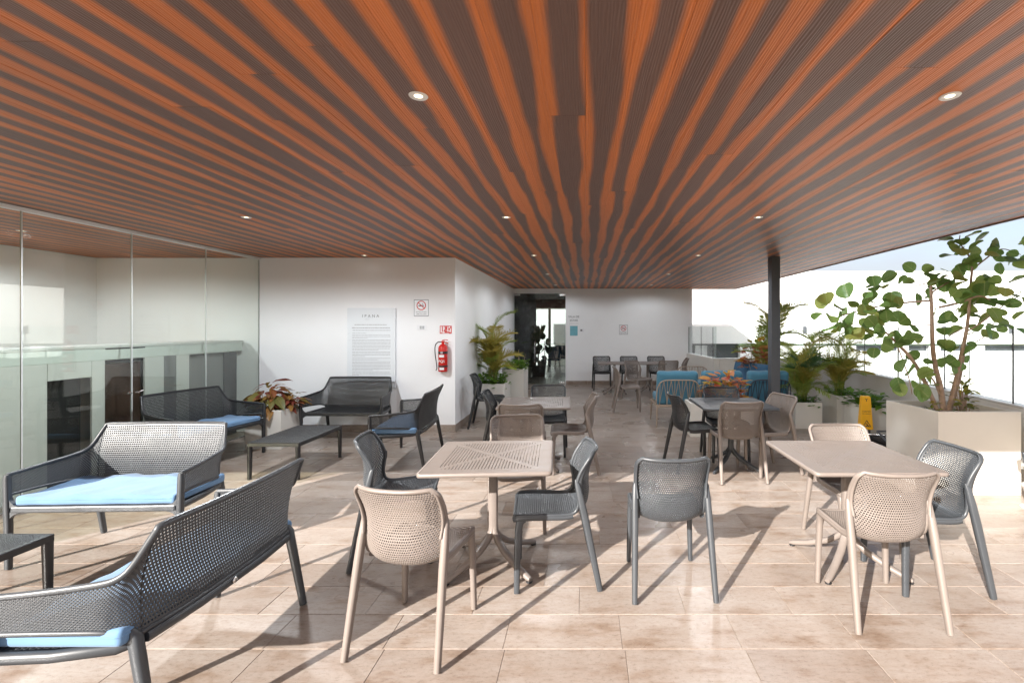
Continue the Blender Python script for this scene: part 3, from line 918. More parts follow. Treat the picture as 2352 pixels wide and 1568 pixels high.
def chair_frame():
    m = MB()
    vv = np.linspace(0, 1, 44)
    left = [cP(-1, v) for v in vv]; right = [cP(1, v) for v in vv]
    top = [cP(u, 1.0) for u in np.linspace(-1, 1, 17)[1:-1]]
    frt = [cP(u, 0.0) for u in np.linspace(1, -1, 13)[1:-1]]
    m.sweep(left + top + right[::-1] + frt, 0.0115, 8, closed=True)
    for s, line in ((-1, left), (1, right)):
        # deep side flange of the upper back
        k0 = next(i for i, p in enumerate(line) if p[2] > 0.60 and i > 22)
        a = line[k0:]
        n = len(a)
        inner, outer = [], []
        for i, p in enumerate(a):
            t = i / (n - 1)
            wd = 0.036 * (1 - 0.65 * t) + 0.004
            inner.append((p[0] + s * 0.006, p[1] - 0.004, p[2]))
            outer.append((p[0] + s * (0.004 - 0.004 * t), p[1] + wd, p[2] - 0.010 * (1 - t)))
        vs = inner + outer + [(x - s * 0.012, y, z) for x, y, z in inner] + [(x - s * 0.010, y, z) for x, y, z in outer]
        fs = []
        for i in range(n - 1):
            fs += [(i, i + 1, n + i + 1, n + i), (2 * n + i, 3 * n + i, 3 * n + i + 1, 2 * n + i + 1), (n + i, n + i + 1, 3 * n + i + 1, 3 * n + i), (i, 2 * n + i, 2 * n + i + 1, i + 1)]
        if s < 0: fs = [f[::-1] for f in fs]
        m.add(vs, fs, True)
        # seat side rail under the edge
        b_ = [(p[0] - s * 0.004, p[1], p[2] - 0.014) for p in line if p[2] < 0.49 and p[1] < 0.10]
        m.sweep(b_, 0.015, 8, sy=1.15, power=4, up=(0, 0, 1))
    fr = [(p[0], p[1] + 0.012, p[2] - 0.012) for p in [cP(u, 0.0) for u in np.linspace(-0.95, 0.95, 11)]]
    m.sweep(fr, 0.012, 8, sy=1.2, power=4, up=(0, 0, 1))
    return m.mesh('chair_frame')
CH['frame'] = chair_frame()
def L_(f, z, x): return (x, -(f - 0.2575), z)
def chair_leg(rear, s):
    m = MB()
    if rear:
        pts = [L_(.150, .690, s * .217), L_(.140, .655, s * .2225), L_(.118, .560, s * .226), L_(.092, .445, s * .229), L_(.045, .215, s * .236), L_(.002, .006, s * .2425)]
        m.sweep(pts, [.007, .015, .019, .020, .018, .0155], 10, sy=1.15, up=(0, 1, 0), power=3)
    else:
        pts = [L_(.470, .455, s * .203), L_(.496, .436, s * .205), L_(.506, .380, s * .207), L_(.512, .20, s * .212), L_(.515, .006, s * .217)]
        m.sweep(pts, [.020, .021, .018, .0165, .0145], 10, sy=1.2, up=(0, 1, 0), power=3.5)
    return m.mesh('chair_leg')
CH['leg'] = [chair_leg(r, s) for r in (0, 1) for s in (-1, 1)]
def glide(p):
    m = MB(); m.lathe([(0, 0), (0.012, 0), (0.013, 0.006), (0, 0.006)], 10, p); return m
def chair_in(mat, key):
    out = {}
    for k in ('seat', 'backrest', 'frame'):
        me = CH[k].copy(); me.name = 'chair_' + k; me.materials.clear(); me.materials.append(mat); out[k] = me
    out['leg'] = []
    for l in CH['leg']:
        me = l.copy(); me.materials.append(mat); out['leg'].append(me)
    return out
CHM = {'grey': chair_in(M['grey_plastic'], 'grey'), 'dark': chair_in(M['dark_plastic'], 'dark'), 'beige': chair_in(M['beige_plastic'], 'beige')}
def chair(x, y, fx, fy, colour, label):
    t = thing('chair', label, 'chair', (x, y, 0), math.atan2(fx, -fy), 'perforated plastic chairs on the terrace')
    ms = CHM[colour]
    obj('seat', ms['seat'], None, t); obj('backrest', ms['backrest'], None, t); obj('frame', ms['frame'], None, t)
    for l in ms['leg']: obj('leg', l, None, t)
    return t
# round the sunlit beige table, left
chair(-0.902, 2.520, 0.154, 0.988, 'beige', 'nearest beige chair, its back to us, at the left sunlit table')
chair(-1.376, 3.424, 0.977, 0.213, 'grey', 'dark grey chair facing right at the left end of the sunlit beige table')
chair(-0.190, 3.140, -0.994, -0.105, 'grey', 'grey chair in side view facing left at the right end of the sunlit beige table')
chair(-0.575, 3.960, 0.145, -0.990, 'beige', 'sunlit beige chair on the far side of the left front table')
# alone in the middle
chair(0.525, 3.045, -0.030, 1.0, 'grey', 'grey chair standing alone in the middle, its back to us')
# round the right front table
chair(1.700, 2.765, 0.016, 1.0, 'beige', 'nearest beige chair on the right, its back to us')
chair(2.200, 3.080, -1.0, 0.0, 'grey', 'dark grey chair at the far right facing left to the right front table')
chair(2.010, 3.570, 0.0, -1.0, 'beige', 'beige chair behind the right front table near the big planter')
# round the dark table
chair(1.235, 5.520, 0.988, 0.155, 'dark', 'dark chair seen edge-on at the left side of the dark table')
chair(1.640, 5.150, -0.05, 1.0, 'beige', 'beige chair with its back to us at the dark table')
chair(2.085, 5.380, -0.963, -0.270, 'beige', 'beige chair at the right side of the dark table')
chair(1.750, 5.920, 0.0, -1.0, 'dark', 'dark chair behind the dark table in front of the orange croton')
# round the brown table in the middle
chair(-0.116, 5.435, -0.9988, -0.05, 'beige', 'beige chair in side view at the right of the shaded beige table')
chair(-0.665, 5.000, 0.0, 1.0, 'beige', 'shaded beige chair just behind the sunlit one, its back to us')
chair(-1.000, 5.750, 1.0, 0.06, 'dark', 'dark chair at the left side of the shaded beige table')
chair(-0.490, 6.150, 0.05, -1.0, 'dark', 'dark chair on the far side of the shaded beige table')
chair(-1.640, 7.800, 1.0, 0.07, 'dark', 'dark chair by the side wall in front of the yellow palm')
# far end
chair(0.425, 12.30, 0.02, -1.0, 'dark', 'leftmost of the three dark chairs along the far wall')
chair(1.140, 12.30, 0.0, -1.0, 'dark', 'middle one of the three dark chairs along the far wall')
chair(1.860, 12.30, 0.0, -1.0, 'dark', 'rightmost of the three dark chairs along the far wall')
chair(1.170, 10.70, 0.6, -0.8, 'beige', 'beige chair turned outwards before the far tables')
chair(0.790, 9.260, 1.0, 0.0, 'beige', 'lone beige chair in side view facing right before the far tables')
chair(1.940, 11.15, 0.05, 1.0, 'beige', 'beige chair with its back to us at the right far table')
chair(2.310, 11.75, -1.0, 0.1, 'beige', 'beige chair at the right end of the far tables')

# ------------------------------------------------------------------ square tables with slotted tops
def table_meshes():
    S, TH, ZT_ = 0.40, 0.020, 0.750
    m = MB()
    BR = 0.075                       # plain border
    pitch, slot = 0.0205, 0.0040
    Lx = S - BR
    n = int(2 * Lx / pitch)
    x = -n * pitch / 2
    z0, z1 = ZT_ - 0.008, ZT_
    m.box(-S, x, -S + .004, S - .004, z0, z1)
    m.box(-x, S, -S + .004, S - .004, z0, z1)
    for i in range(n):
        xa = x + i * pitch
        m.box(xa, xa + pitch - slot, -S + .004, S - .004, z0, z1)
        xs0, xs1 = xa + pitch - slot, xa + pitch
        xm = (xs0 + xs1) / 2
        solids = [(-S + .004, -Lx), (Lx, S - .004)]
        for c in (-abs(xm), abs(xm)):
            solids.append((c - 0.026, c + 0.026))
        solids.append((-0.01, 0.01)) if False else None
        solids.sort()
        merged = []
        for a, b_ in solids:
            if merged and a <= merged[-1][1] + 1e-6: merged[-1][1] = max(merged[-1][1], b_)
            else: merged.append([a, b_])
        for a, b_ in merged: m.box(xs0, xs1, a, b_, z0, z1)
    top = m.mesh('table_top')
    m = MB()
    # edge band with rounded corners
    rr = 0.02
    pts = []
    for cx_, cy_, a0 in ((S - rr, S - rr, 0), (-S + rr, S - rr, 90), (-S + rr, -S + rr, 180), (S - rr, -S + rr, 270)):
        for a in range(0, 91, 30):
            t = math.radians(a0 + a); pts.append((cx_ + rr * math.cos(t), cy_ + rr * math.sin(t), ZT_ - 0.0125))
    m.sweep(pts, 0.0135, 8, closed=True, sy=1.0, up=(0, 0, 1), power=4)
    edge = m.mesh('table_edge')
    m = MB()
    m.sweep([(0, 0, 0.20), (0, 0, 0.26), (0, 0, 0.735)], [0.034, 0.030, 0.030], 16, power=4, up=(1, 0, 0))
    m.box(-0.20, 0.20, -0.03, 0.03, 0.722, 0.741); m.box(-0.03, 0.03, -0.20, -0.031, 0.722, 0.741); m.box(-0.03, 0.03, 0.031, 0.20, 0.722, 0.741)
    colu = m.mesh('table_column')
    legs = []
    for k in range(4):
        a = math.radians(45 + 90 * k)
        m = MB()
        pts = []
        for r, z in ((0.012, 0.30), (0.018, 0.225), (0.05, 0.175), (0.12, 0.120), (0.25, 0.060), (0.36, 0.026), (0.388, 0.019)):
            pts.append((r * math.cos(a), r * math.sin(a), z))
        m.sweep(pts, [.018, .022, .026, .026, .024, .021, .014], 10, sy=0.8, up=(0, 0, 1), power=2.6)
        foot = MB(); foot.lathe([(0, 0), (0.019, 0.0), (0.021, 0.007), (0, 0.007)], 12, (0.372 * math.cos(a), 0.372 * math.sin(a), 0))
        legs.append((m.mesh('table_leg'), foot.mesh('foot_cap')))
    return top, edge, colu, legs
TB = table_meshes()
def table(x, y, rz, mat, label):
    t = thing('square_table', label, 'table', (x, y, 0), rz, 'square cafe tables')
    def put(n, me):
        k = me.name.split('.')[0] + '_' + mat.name
        c = bpy.data.meshes.get(k)
        if c is None or c.get('src') != me.name:
            c = me.copy(); c.materials.clear(); c.materials.append(mat); c['src'] = me.name
        return obj(n, c, None, t)
    put('table_top', TB[0]); put('table_edge', TB[1]); put('column', TB[2])
    for l, f in TB[3]:
        lo = put('leg', l)
        fo = obj('foot_cap', f, M['black'], lo)
    return t
table(-0.640, 3.275, math.radians(3.5), M['beige_plastic'], 'beige square table in the sun at the left front')
table(1.815, 3.280, 0.0, M['beige_plastic'], 'beige square table at the right front near the big planter')
table(1.700, 5.520, 0.0, M['grey_plastic'], 'dark grey square table in front of the steel column')
table(-0.590, 5.570, math.radians(2), M['beige_plastic'], 'shaded beige square table behind the left front table')
table(0.715, 11.70, 0.0, M['beige_plastic'], 'left one of the two square tables pushed together at the far wall')
table(1.540, 11.70, 0.0, M['beige_plastic'], 'right one of the two square tables pushed together at the far wall')

# ------------------------------------------------------------------ net bench (front at y = 0, back towards +y)
ST_B = [(-.563, .010, .505), (-.548, .200, .500), (-.520, .400, .485), (-.500, .462, .468), (-.484, .490, .452), (-.452, .508, .446), (-.430, .513, .445), (-.220, .528, .440), (0, .532, .440)]
ST_T = [(-.570, .012, .640), (-.556, .200, .652), (-.530, .420, .672), (-.516, .490, .692), (-.497, .525, .735), (-.466, .578, .842), (-.446, .589, .864), (-.230, .608, .866), (0, .614, .867)]
def mir(a): return a + [(-x, y, z) for x, y, z in a[-2::-1]]
STB, STT = mir(ST_B), mir(ST_T)
_s = np.linspace(0, 1, 800)
_m = (cr(STB, _s) + cr(STT, _s)) / 2
_a = np.concatenate([[0], np.cumsum(np.linalg.norm(np.diff(_m, axis=0), axis=1))]); B_LEN = _a[-1]; _a /= _a[-1]
def bench_P(u, v):
    t = np.interp(u, _a, _s)
    b, c = cr(STB, t), cr(STT, t)
    w = np.clip(np.asarray(v, float), -0.02, 1.02)[:, None]
    p = b + (c - b) * w
    p[:, 1] += -0.030 * np.sin(np.pi * np.clip(w[:, 0], 0, 1)) * np.clip((b[:, 1] - 0.40) / 0.12, 0, 1)
    return p
def bP(u, v): return tuple(bench_P(np.array([u]), np.array([v]))[0])
BM_ = {}
BM_['shell'] = perforated('bench_shell', bench_P, 0, 1, 0, 1, int(B_LEN / 0.0140), 26, 0.54, 0.004, 1)
m = MB()
uu = np.linspace(0, 1, 160)
m.sweep([bP(u, 1.0) for u in uu], 0.0105, 8, sy=1.2, power=3)
BM_['top_rim'] = m.mesh('bench_top_rim')
m = MB()
m.sweep([bP(u, 0.0) for u in uu], 0.010, 8, power=3)
m.box(-0.54, 0.54, 0.0, 0.034, 0.383, 0.428, 0.010)
for s in (-1, 1):
    m.sweep([(s * .545, .02, .405), (s * .53, .25, .405), (s * .495, .46, .412), (s * .44, .51, .418)], 0.020, 8, sy=1.0, power=4, up=(0, 0, 1))
    for zc, dz in ((0.428, 0.075), (0.383, -0.075)):
        vs = []
        for yy in (0.004, 0.030):
            for a in range(0, 91, 15):
                t = math.radians(a)
                vs.append((s * (0.555 - 0.075 * (1 - math.sin(t))), yy, zc + dz * (1 - math.cos(t))))
            vs.append((s * 0.556, yy, zc - math.copysign(0.01, dz)))
        k = 8
        fs = [tuple(range(k)), tuple(range(2 * k - 1, k - 1, -1))] + [(i, k + i, k + (i + 1) % k, (i + 1) % k) for i in range(k)]
        m.add(vs, fs)
m.sweep([(-.44, .512, .418), (-.2, .53, .415), (.2, .53, .415), (.44, .512, .418)], 0.020, 8, power=4, up=(0, 0, 1))
BM_['seat_frame'] = m.mesh('bench_seat_frame')
def seat_P(u, v):
    u = np.asarray(u, float); v = np.asarray(v, float)
    hw = 0.538 - 0.055 * np.clip(v, 0, 1) ** 1.5
    return np.stack([(u * 2 - 1) * hw, 0.02 + v * 0.488, 0.424 - 0.02 * np.sin(np.pi * np.clip(v, 0, 1))], 1)
BM_['seat'] = perforated('bench_seat', seat_P, 0, 1, 0, 1, 74, 34, 0.5, 0.006, 1)
BM_['leg'] = []
for s in (-1, 1):
    m = MB(); m.sweep([(s * .570, .012, .640), (s * .571, .012, .615), (s * .566, .013, .42), (s * .562, .014, .30), (s * .562, .014, .006)], [.012, .017, .019, .019, .0165], 10, sy=1.0, up=(0, 1, 0), power=4)
    BM_['leg'].append(m.mesh('bench_leg'))
    m = MB(); m.sweep([(s * .478, .490, .470), (s * .474, .505, .440), (s * .475, .520, .36), (s * .482, .585, .006)], [.012, .021, .021, .0165], 10, sy=1.1, up=(0, 1, 0), power=3.2)
    BM_['leg'].append(m.mesh('bench_leg'))
def cushion_mesh(name, w, d, h, wr=0.006, seed=1):
    bm = bmesh.new()
    bmesh.ops.create_cube(bm, size=1.0)
    bmesh.ops.scale(bm, vec=(w, d, h), verts=bm.verts)
    bmesh.ops.bevel(bm, geom=bm.edges[:], offset=h * 0.42, segments=4, affect='EDGES', profile=0.6)
    bmesh.ops.subdivide_edges(bm, edges=[e for e in bm.edges if e.calc_length() > 0.2], cuts=16, use_grid_fill=True)
    r = np.random.RandomState(seed)
    ph = r.uniform(0, 6.28, 8)
    for v in bm.verts:
        x, y, z = v.co
        k = 0.5 + 0.5 * math.cos(min(1, abs(x) / (w / 2)) * math.pi)
        wv = math.sin(x * 17 + y * 9 + ph[0]) * math.sin(y * 5 + ph[1]) + 0.6 * math.sin(x * 38 - y * 22 + ph[2]) * math.cos(y * 9 + ph[3])
        v.co.z += (wr * wv * 0.5 + 0.010 * k) if z > 0 else 0
        v.co.y += 0.003 * math.sin(x * 23 + ph[4])
    me = bpy.data.meshes.new(name); bm.to_mesh(me); bm.free()
    me.polygons.foreach_set('use_smooth', [True] * len(me.polygons))
    return me
BENCH_CUSHION = cushion_mesh('bench_cushion', 1.05, 0.485, 0.058, 0.014, 4)
BENCH_CUSHION.materials.append(M['blue_cushion'])
def bench(x, y, fx, fy, mat, label, cush):
    t = thing('net_bench', label, 'bench', (x, y, 0), math.atan2(fx, -fy), 'low net-backed benches')
    def put(n, me):
        k = me.name + '|' + mat.name
        c = BCACHE.get(k)
        if c is None:
            c = me.copy(); c.materials.clear(); c.materials.append(mat); BCACHE[k] = c
        return obj(n, c, None, t)
    put('net_shell', BM_['shell']); put('top_rim', BM_['top_rim']); put('seat_frame', BM_['seat_frame']); put('seat', BM_['seat'])
    for l in BM_['leg']: put('leg', l)
    if cush: 
        a = math.atan2(fx, -fy)
        c = obj('seat_cushion', BENCH_CUSHION, None, None, (x - 0.258 * math.sin(a), y + 0.258 * math.cos(a), 0.456), (0, 0, a))
        tag(c, cush, 'cushion', 'blue bench cushions')
        obj('piping', PIPING, None, c)
    return t
BCACHE = {}
_pm = MB(); _pp = []
for cx_, cy_, a0 in ((.497, .215, 0), (-.497, .215, 90), (-.497, -.215, 180), (.497, -.215, 270)):
    for a in range(0, 91, 18):
        t_ = math.radians(a0 + a); _pp.append((cx_ + .0265 * math.cos(t_), cy_ + .0265 * math.sin(t_), .012))
_pm.sweep(_pp, .0042, 6, closed=True)
PIPING = _pm.mesh('piping'); PIPING.materials.append(M['blue_cushion'])
b1 = bench(-3.335, 3.19, 0.035, -1.0, M['grey_plastic'], 'sunlit grey net bench facing us at the left with blue cushion', 'blue cushion on the sunlit bench that faces us at the left')
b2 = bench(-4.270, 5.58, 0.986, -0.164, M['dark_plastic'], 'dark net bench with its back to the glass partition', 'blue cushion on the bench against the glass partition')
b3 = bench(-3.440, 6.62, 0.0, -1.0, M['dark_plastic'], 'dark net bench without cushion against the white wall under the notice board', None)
b4 = bench(-2.250, 2.300, -1.0, 0.0, M['grey_plastic'], 'big grey net bench in the near left corner, its back towards us', 'blue cushion on the nearest bench in the left corner')
b5 = bench(-2.465, 5.82, -0.997, -0.08, M['dark_plastic'], 'dark net bench facing left beside the wall corner', 'blue cushion on the bench beside the wall corner')
lg = MB(); lg.lathe([(0, 0.004), (0.013, 0.004), (0.015, 0.0)], 14)
lo = lg.build('badge', M['steel'], b4, (0.02, 0.556, 0.418), (math.radians(-90), 0, 0))

# ------------------------------------------------------------------ low coffee tables
def coffee_table(x, y, mat, label, w=0.56, d=0.90, h=0.40):
    t = thing('coffee_table', label, 'coffee table', (x, y, 0), 0, 'low dark coffee tables')
    def P(u, v):
        u = np.asarray(u, float); v = np.asarray(v, float)
        return np.stack([(u - .5) * (w - .02), (v - .5) * (d - .02), np.full_like(u, h - 0.004)], 1)
    me = perforated('coffee_top', P, 0, 1, 0, 1, int(w / 0.0145), int(d / 0.0145), 0.5, 0.006, 1); me.materials.append(mat)
    obj('table_top', me, None, t)
    m = MB()
    m.box(-w / 2, w / 2, -d / 2, -d / 2 + 0.02, h - 0.045, h, 0.006); m.box(-w / 2, w / 2, d / 2 - 0.02, d / 2, h - 0.045, h, 0.006)
    m.box(-w / 2, -w / 2 + 0.02, -d / 2 + 0.021, d / 2 - 0.021, h - 0.045, h, 0.006); m.box(w / 2 - 0.02, w / 2, -d / 2 + 0.021, d / 2 - 0.021, h - 0.045, h, 0.006)
    m.build('apron', mat, t)
    for sx in (-1, 1):
        for sy_ in (-1, 1):
            m = MB()
            m.sweep([(sx * (w / 2 - .021), sy_ * (d / 2 - .021), h - 0.006), (sx * (w / 2 - .021), sy_ * (d / 2 - .021), h - 0.08), (sx * (w / 2 - .019), sy_ * (d / 2 - .019), 0.0)], [.0215, .021, .0165], 10, power=5, up=(0, 1, 0))
            m.build('leg', mat, t)
    return t
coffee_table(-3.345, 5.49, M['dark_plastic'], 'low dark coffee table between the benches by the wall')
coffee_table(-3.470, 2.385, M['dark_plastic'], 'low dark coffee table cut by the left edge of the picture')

# ------------------------------------------------------------------ rope-back lounge chairs
def rounded_back(mat, w=0.66, d=0.60, h=0.13, seed=1):
    return cushion_mesh('cushion', w, d, h, 0.005, seed)
LC = {k: None for k in ('seat', 'back')}
def lounge(x, y, rz, rope, cush, label, wood=True, back=True):
    W = 0.70
    t = thing('rope_chair', label, 'lounge chair', (x, y, 0), rz, 'rope-back lounge chairs')
    # local: front towards -y, back at y = +0.33
    m = MB()
    arch = []
    for i in range(25):
        a = math.pi * i / 24
        c, s = math.cos(a), math.sin(a)
        arch.append((-math.copysign(abs(c) ** 0.35, c) * W / 2, 0.33 + 0.10 * (abs(s) ** 0.45), 0.36 + 0.42 * (abs(s) ** 0.5)))
    m.sweep(arch, 0.011, 8)
    m.build('back_frame', rope, t)
    m = MB()
    m.box(-W / 2, W / 2, 0.31, 0.35, 0.33, 0.37, 0.008); m.box(-W / 2, W / 2, -0.36, -0.32, 0.33, 0.37, 0.008)
    m.box(-W / 2, -W / 2 + 0.04, -0.319, 0.309, 0.33, 0.37, 0.008); m.box(W / 2 - 0.04, W / 2, -0.319, 0.309, 0.33, 0.37, 0.008)
    m.build('seat_frame', rope, t)
    tops = np.linspace(-0.30, 0.30, 11)
    for i, tx in enumerate(tops):
        for sgn in ((-1, 1) if i % 2 else (0,)):
            bx = tx + sgn * 0.07
            z = 0.36 + 0.42 * (max(0.0, 1 - (abs(tx) / (W / 2)) ** (2 / 0.35))) ** 0.25
            yy = 0.33 + 0.10 * (max(0.0, 1 - (abs(tx) / (W / 2)) ** (2 / 0.35))) ** 0.22
            m = MB(); m.sweep([(tx, yy, z), (bx * 0.98, 0.345, 0.352)], 0.006, 6); m.build('rope_strand', rope, t)
    for sx in (-1, 1):
        for yy in (-0.34, 0.33):
            m = MB(); m.sweep([(sx * (W / 2 - 0.02), yy, 0.35), (sx * (W / 2 - 0.005), yy * 1.04, 0.0)], [0.016, 0.012], 8); m.build('leg', rope, t)
    if wood:
        m = MB()
        m.add([(-W / 2 - .012, 0.30, .60), (-W / 2 - .012, -.30, .56), (-W / 2 - .012, -.36, .34), (-W / 2 - .012, .30, .34),
               (-W / 2 - .035, 0.30, .60), (-W / 2 - .035, -.30, .56), (-W / 2 - .035, -.36, .34), (-W / 2 - .035, .30, .34)],
              [(0, 1, 2, 3), (7, 6, 5, 4), (0, 4, 5, 1), (1, 5, 6, 2), (2, 6, 7, 3), (3, 7, 4, 0)])
        m.build('arm_panel', M['wood_arm'], t)
    me = cushion_mesh('cushion', W - 0.06, 0.64, 0.14, 0.005, 3); me.materials.append(cush)
    obj('seat_cushion', me, None, t, (0, -0.02, 0.44))
    if not back: return t
    me = cushion_mesh('cushion', W - 0.03, 0.56, 0.15, 0.006, 8); me.materials.append(cush)
    obj('back_cushion', me, None, t, (0, 0.265, 0.635), (math.radians(80), 0, 0))
    return t
lounge(1.500, 8.02, math.pi, M['rope'], M['teal_cushion'], 'leftmost blue rope-back lounge chair, its back to us')
lounge(2.235, 8.05, math.pi, M['rope'], M['teal_cushion'], 'middle blue rope-back lounge chair behind the orange croton', False)
lounge(2.990, 8.05, math.pi, M['rope_dark'], M['teal_cushion'], 'blue lounge chair with dark ropes behind the steel column', False)
lounge(2.300, 9.75, 0.0, M['rope'], M['teal_cushion'], 'rope-back lounge chair farther back without back cushion', False, False)
sf = thing('blue_sofa', 'deep blue sofa facing left in front of the tall palm', 'sofa', (3.02, 9.35, 0), math.radians(-78))
m = MB(); m.box(-0.62, 0.62, -0.36, 0.36, 0.18, 0.34, 0.02); m.build('base', M['rope_dark'], sf)
for sx in (-1, 1):
    for sy_ in (-1, 1):
        m = MB(); m.sweep([(sx * .56, sy_ * .3, .2), (sx * .58, sy_ * .32, 0)], .018, 8); m.build('leg', M['rope_dark'], sf)
for sx in (-1, 1):
    me = cushion_mesh('cushion', 0.60, 0.62, 0.16, 0.005, 5 + sx); me.materials.append(M['navy_cushion']); obj('seat_cushion', me, None, sf, (sx * .31, -.04, .42))
    me = cushion_mesh('cushion', 0.61, 0.52, 0.17, 0.005, 9 + sx); me.materials.append(M['navy_cushion']); obj('back_cushion', me, None, sf, (sx * .31, .30, .66), (math.radians(78), 0, 0))

# ------------------------------------------------------------------ planters
def planter(x0, x1, y0, y1, h, label, soil=0.10, skew=0.0):
    t = thing('planter', label, 'planter', ((x0 + x1) / 2, (y0 + y1) / 2, 0), 0, 'cream box planters')
    a, b_ = (x1 - x0) / 2, (y1 - y0) / 2
    th = 0.03
    def ring(k, z): return [(-a + k - 0.0, -b_ + k, z), (a - k, -b_ + k, z), (a - k + skew, b_ - k, z), (-a + k + skew, b_ - k, z)]
    c = 0.004
    rings = [ring(0.004, 0.0), ring(0, 0.004), ring(0, h - c), ring(c, h), ring(th - c, h), ring(th, h - c), ring(th, h - soil - 0.05)]
    m = MB()
    vs = [p for r in rings for p in r]
    fs = []
    for i in range(len(rings) - 1):
        for k in range(4):
            fs.append((i * 4 + k, i * 4 + (k + 1) % 4, (i + 1) * 4 + (k + 1) % 4, (i + 1) * 4 + k))
    m.add(vs, fs)
    m.build('planter_box', M['planter'], t)
    # uneven soil sheet
    n = 9
    vs, fs = [], []
    rs = random.Random(int(x0 * 100))
    for j in range(n + 1):
        for i in range(n + 1):
            u, v = i / n, j / n
            x = -a + th + (2 * a - 2 * th) * u + skew * v
            y = -b_ + th + (2 * b_ - 2 * th) * v
            vs.append((x, y, h - soil + rs.uniform(-0.012, 0.02)))
    for j in range(n):
        for i in range(n):
            q = j * (n + 1) + i
            fs.append((q, q + 1, q + n + 2, q + n + 1))
    m = MB(); m.add(vs, fs, True); m.build('soil', M['soil'], t)
    return t
planter(3.43, 4.235, 4.585, 5.30, 0.814, 'large cream planter with the sea grape tree at the right', 0.14, -0.05)
planter(4.06, 4.50, 7.62, 8.28, 0.52, 'cream planter against the parapet behind the yellow floor sign')
planter(3.37, 3.80, 7.57, 8.05, 0.42, 'low cream planter of palms beside the steel column')
planter(4.06, 4.33, 6.72, 7.40, 0.48, 'narrow cream planter of green leaves behind the large planter')
planter(-2.00, -1.47, 8.55, 9.20, 0.60, 'cream planter with the yellow palm by the side wall')
planter(-1.655, -1.225, 9.33, 10.04, 0.80, 'tall cream planter in front of the glass door')
planter(-4.55, -4.07, 6.30, 6.72, 0.52, 'cream planter with the dull red croton in the corner')
planter(1.56, 2.50, 7.00, 7.42, 0.50, 'low cream planter with the orange croton before the lounge chairs')
planter(3.44, 4.20, 9.55, 10.15, 0.72, 'cream planter with the tall palm behind the blue sofa')

# ------------------------------------------------------------------ leaves
def leaf_mesh(name, length, width, shape, mat, curl=0.15, fold=0.12, n=6, wave=0.0):
    """leaf in the xy plane, stalk at the origin, tip towards +y; shape(t) gives the half-width share"""
    m = MB()
    vs, fs = [], []
    for j in range(n + 1):
        t = j / n
        w = shape(t) * width / 2
        y = t * length
        zc = -curl * length * t * t
        for s in (-1, -0.5, 0, 0.5, 1):
            vs.append((s * w, y, zc + fold * abs(s) * w + wave * width * math.sin(t * 9 + s) * abs(s)))
    for j in range(n):
        for k in range(4):
            q = j * 5 + k
            fs.append((q, q + 1, q + 6, q + 5))
    m.add(vs, fs, True)
    me = m.mesh(name); me.materials.append(mat)
    return me
round_shape = lambda t: max(0.0, math.sin(math.pi * min(1, max(0, t * 0.94 + 0.03)))) ** 0.55
oval_shape = lambda t: max(0.0, math.sin(math.pi * (t ** 0.85))) ** 0.8
long_shape = lambda t: max(0.02, math.sin(math.pi * (t ** 0.7))) ** 0.9
GRAPE = [leaf_mesh('grape_leaf', 0.150 * k, 0.165 * k, round_shape, M['leaf_grape'], c, f, 9, 0.02) for k, c, f in ((1.0, .16, .30), (0.85, .38, .10), (1.12, .05, .42))]
CROT = [leaf_mesh('croton_leaf', 0.16, 0.105, oval_shape, M['leaf_croton'], .35, .15, 6, 0.05), leaf_mesh('croton_leaf', 0.13, 0.095, oval_shape, M['leaf_croton'], .2, .2, 6, 0.05)]
CROT_D = [leaf_mesh('croton_leaf', 0.19, 0.10, oval_shape, M['leaf_croton_dull'], .55, .15, 6, 0.05), leaf_mesh('croton_leaf', 0.15, 0.065, oval_shape, M['leaf_croton_dull'], .4, .2, 6, 0.05)]
VARI = [leaf_mesh('small_leaf', 0.11, 0.045, oval_shape, M['leaf_variegated'], .25, .15, 5, 0.03), leaf_mesh('small_leaf', 0.08, 0.04, oval_shape, M['leaf_variegated'], .1, .2, 5, 0.03)]
DARKL = [leaf_mesh('dark_leaf', 0.13, 0.05, oval_shape, M['leaf_dark'], .2, .15, 5, 0.02)]

def aim(d, roll=0.0):
    """euler that turns +y to d, leaf face kept upward"""
    d = Vector(d).normalized()
    q = d.to_track_quat('Y', 'Z')
    return (q @ Euler((0, roll, 0)).to_quaternion()).to_euler()

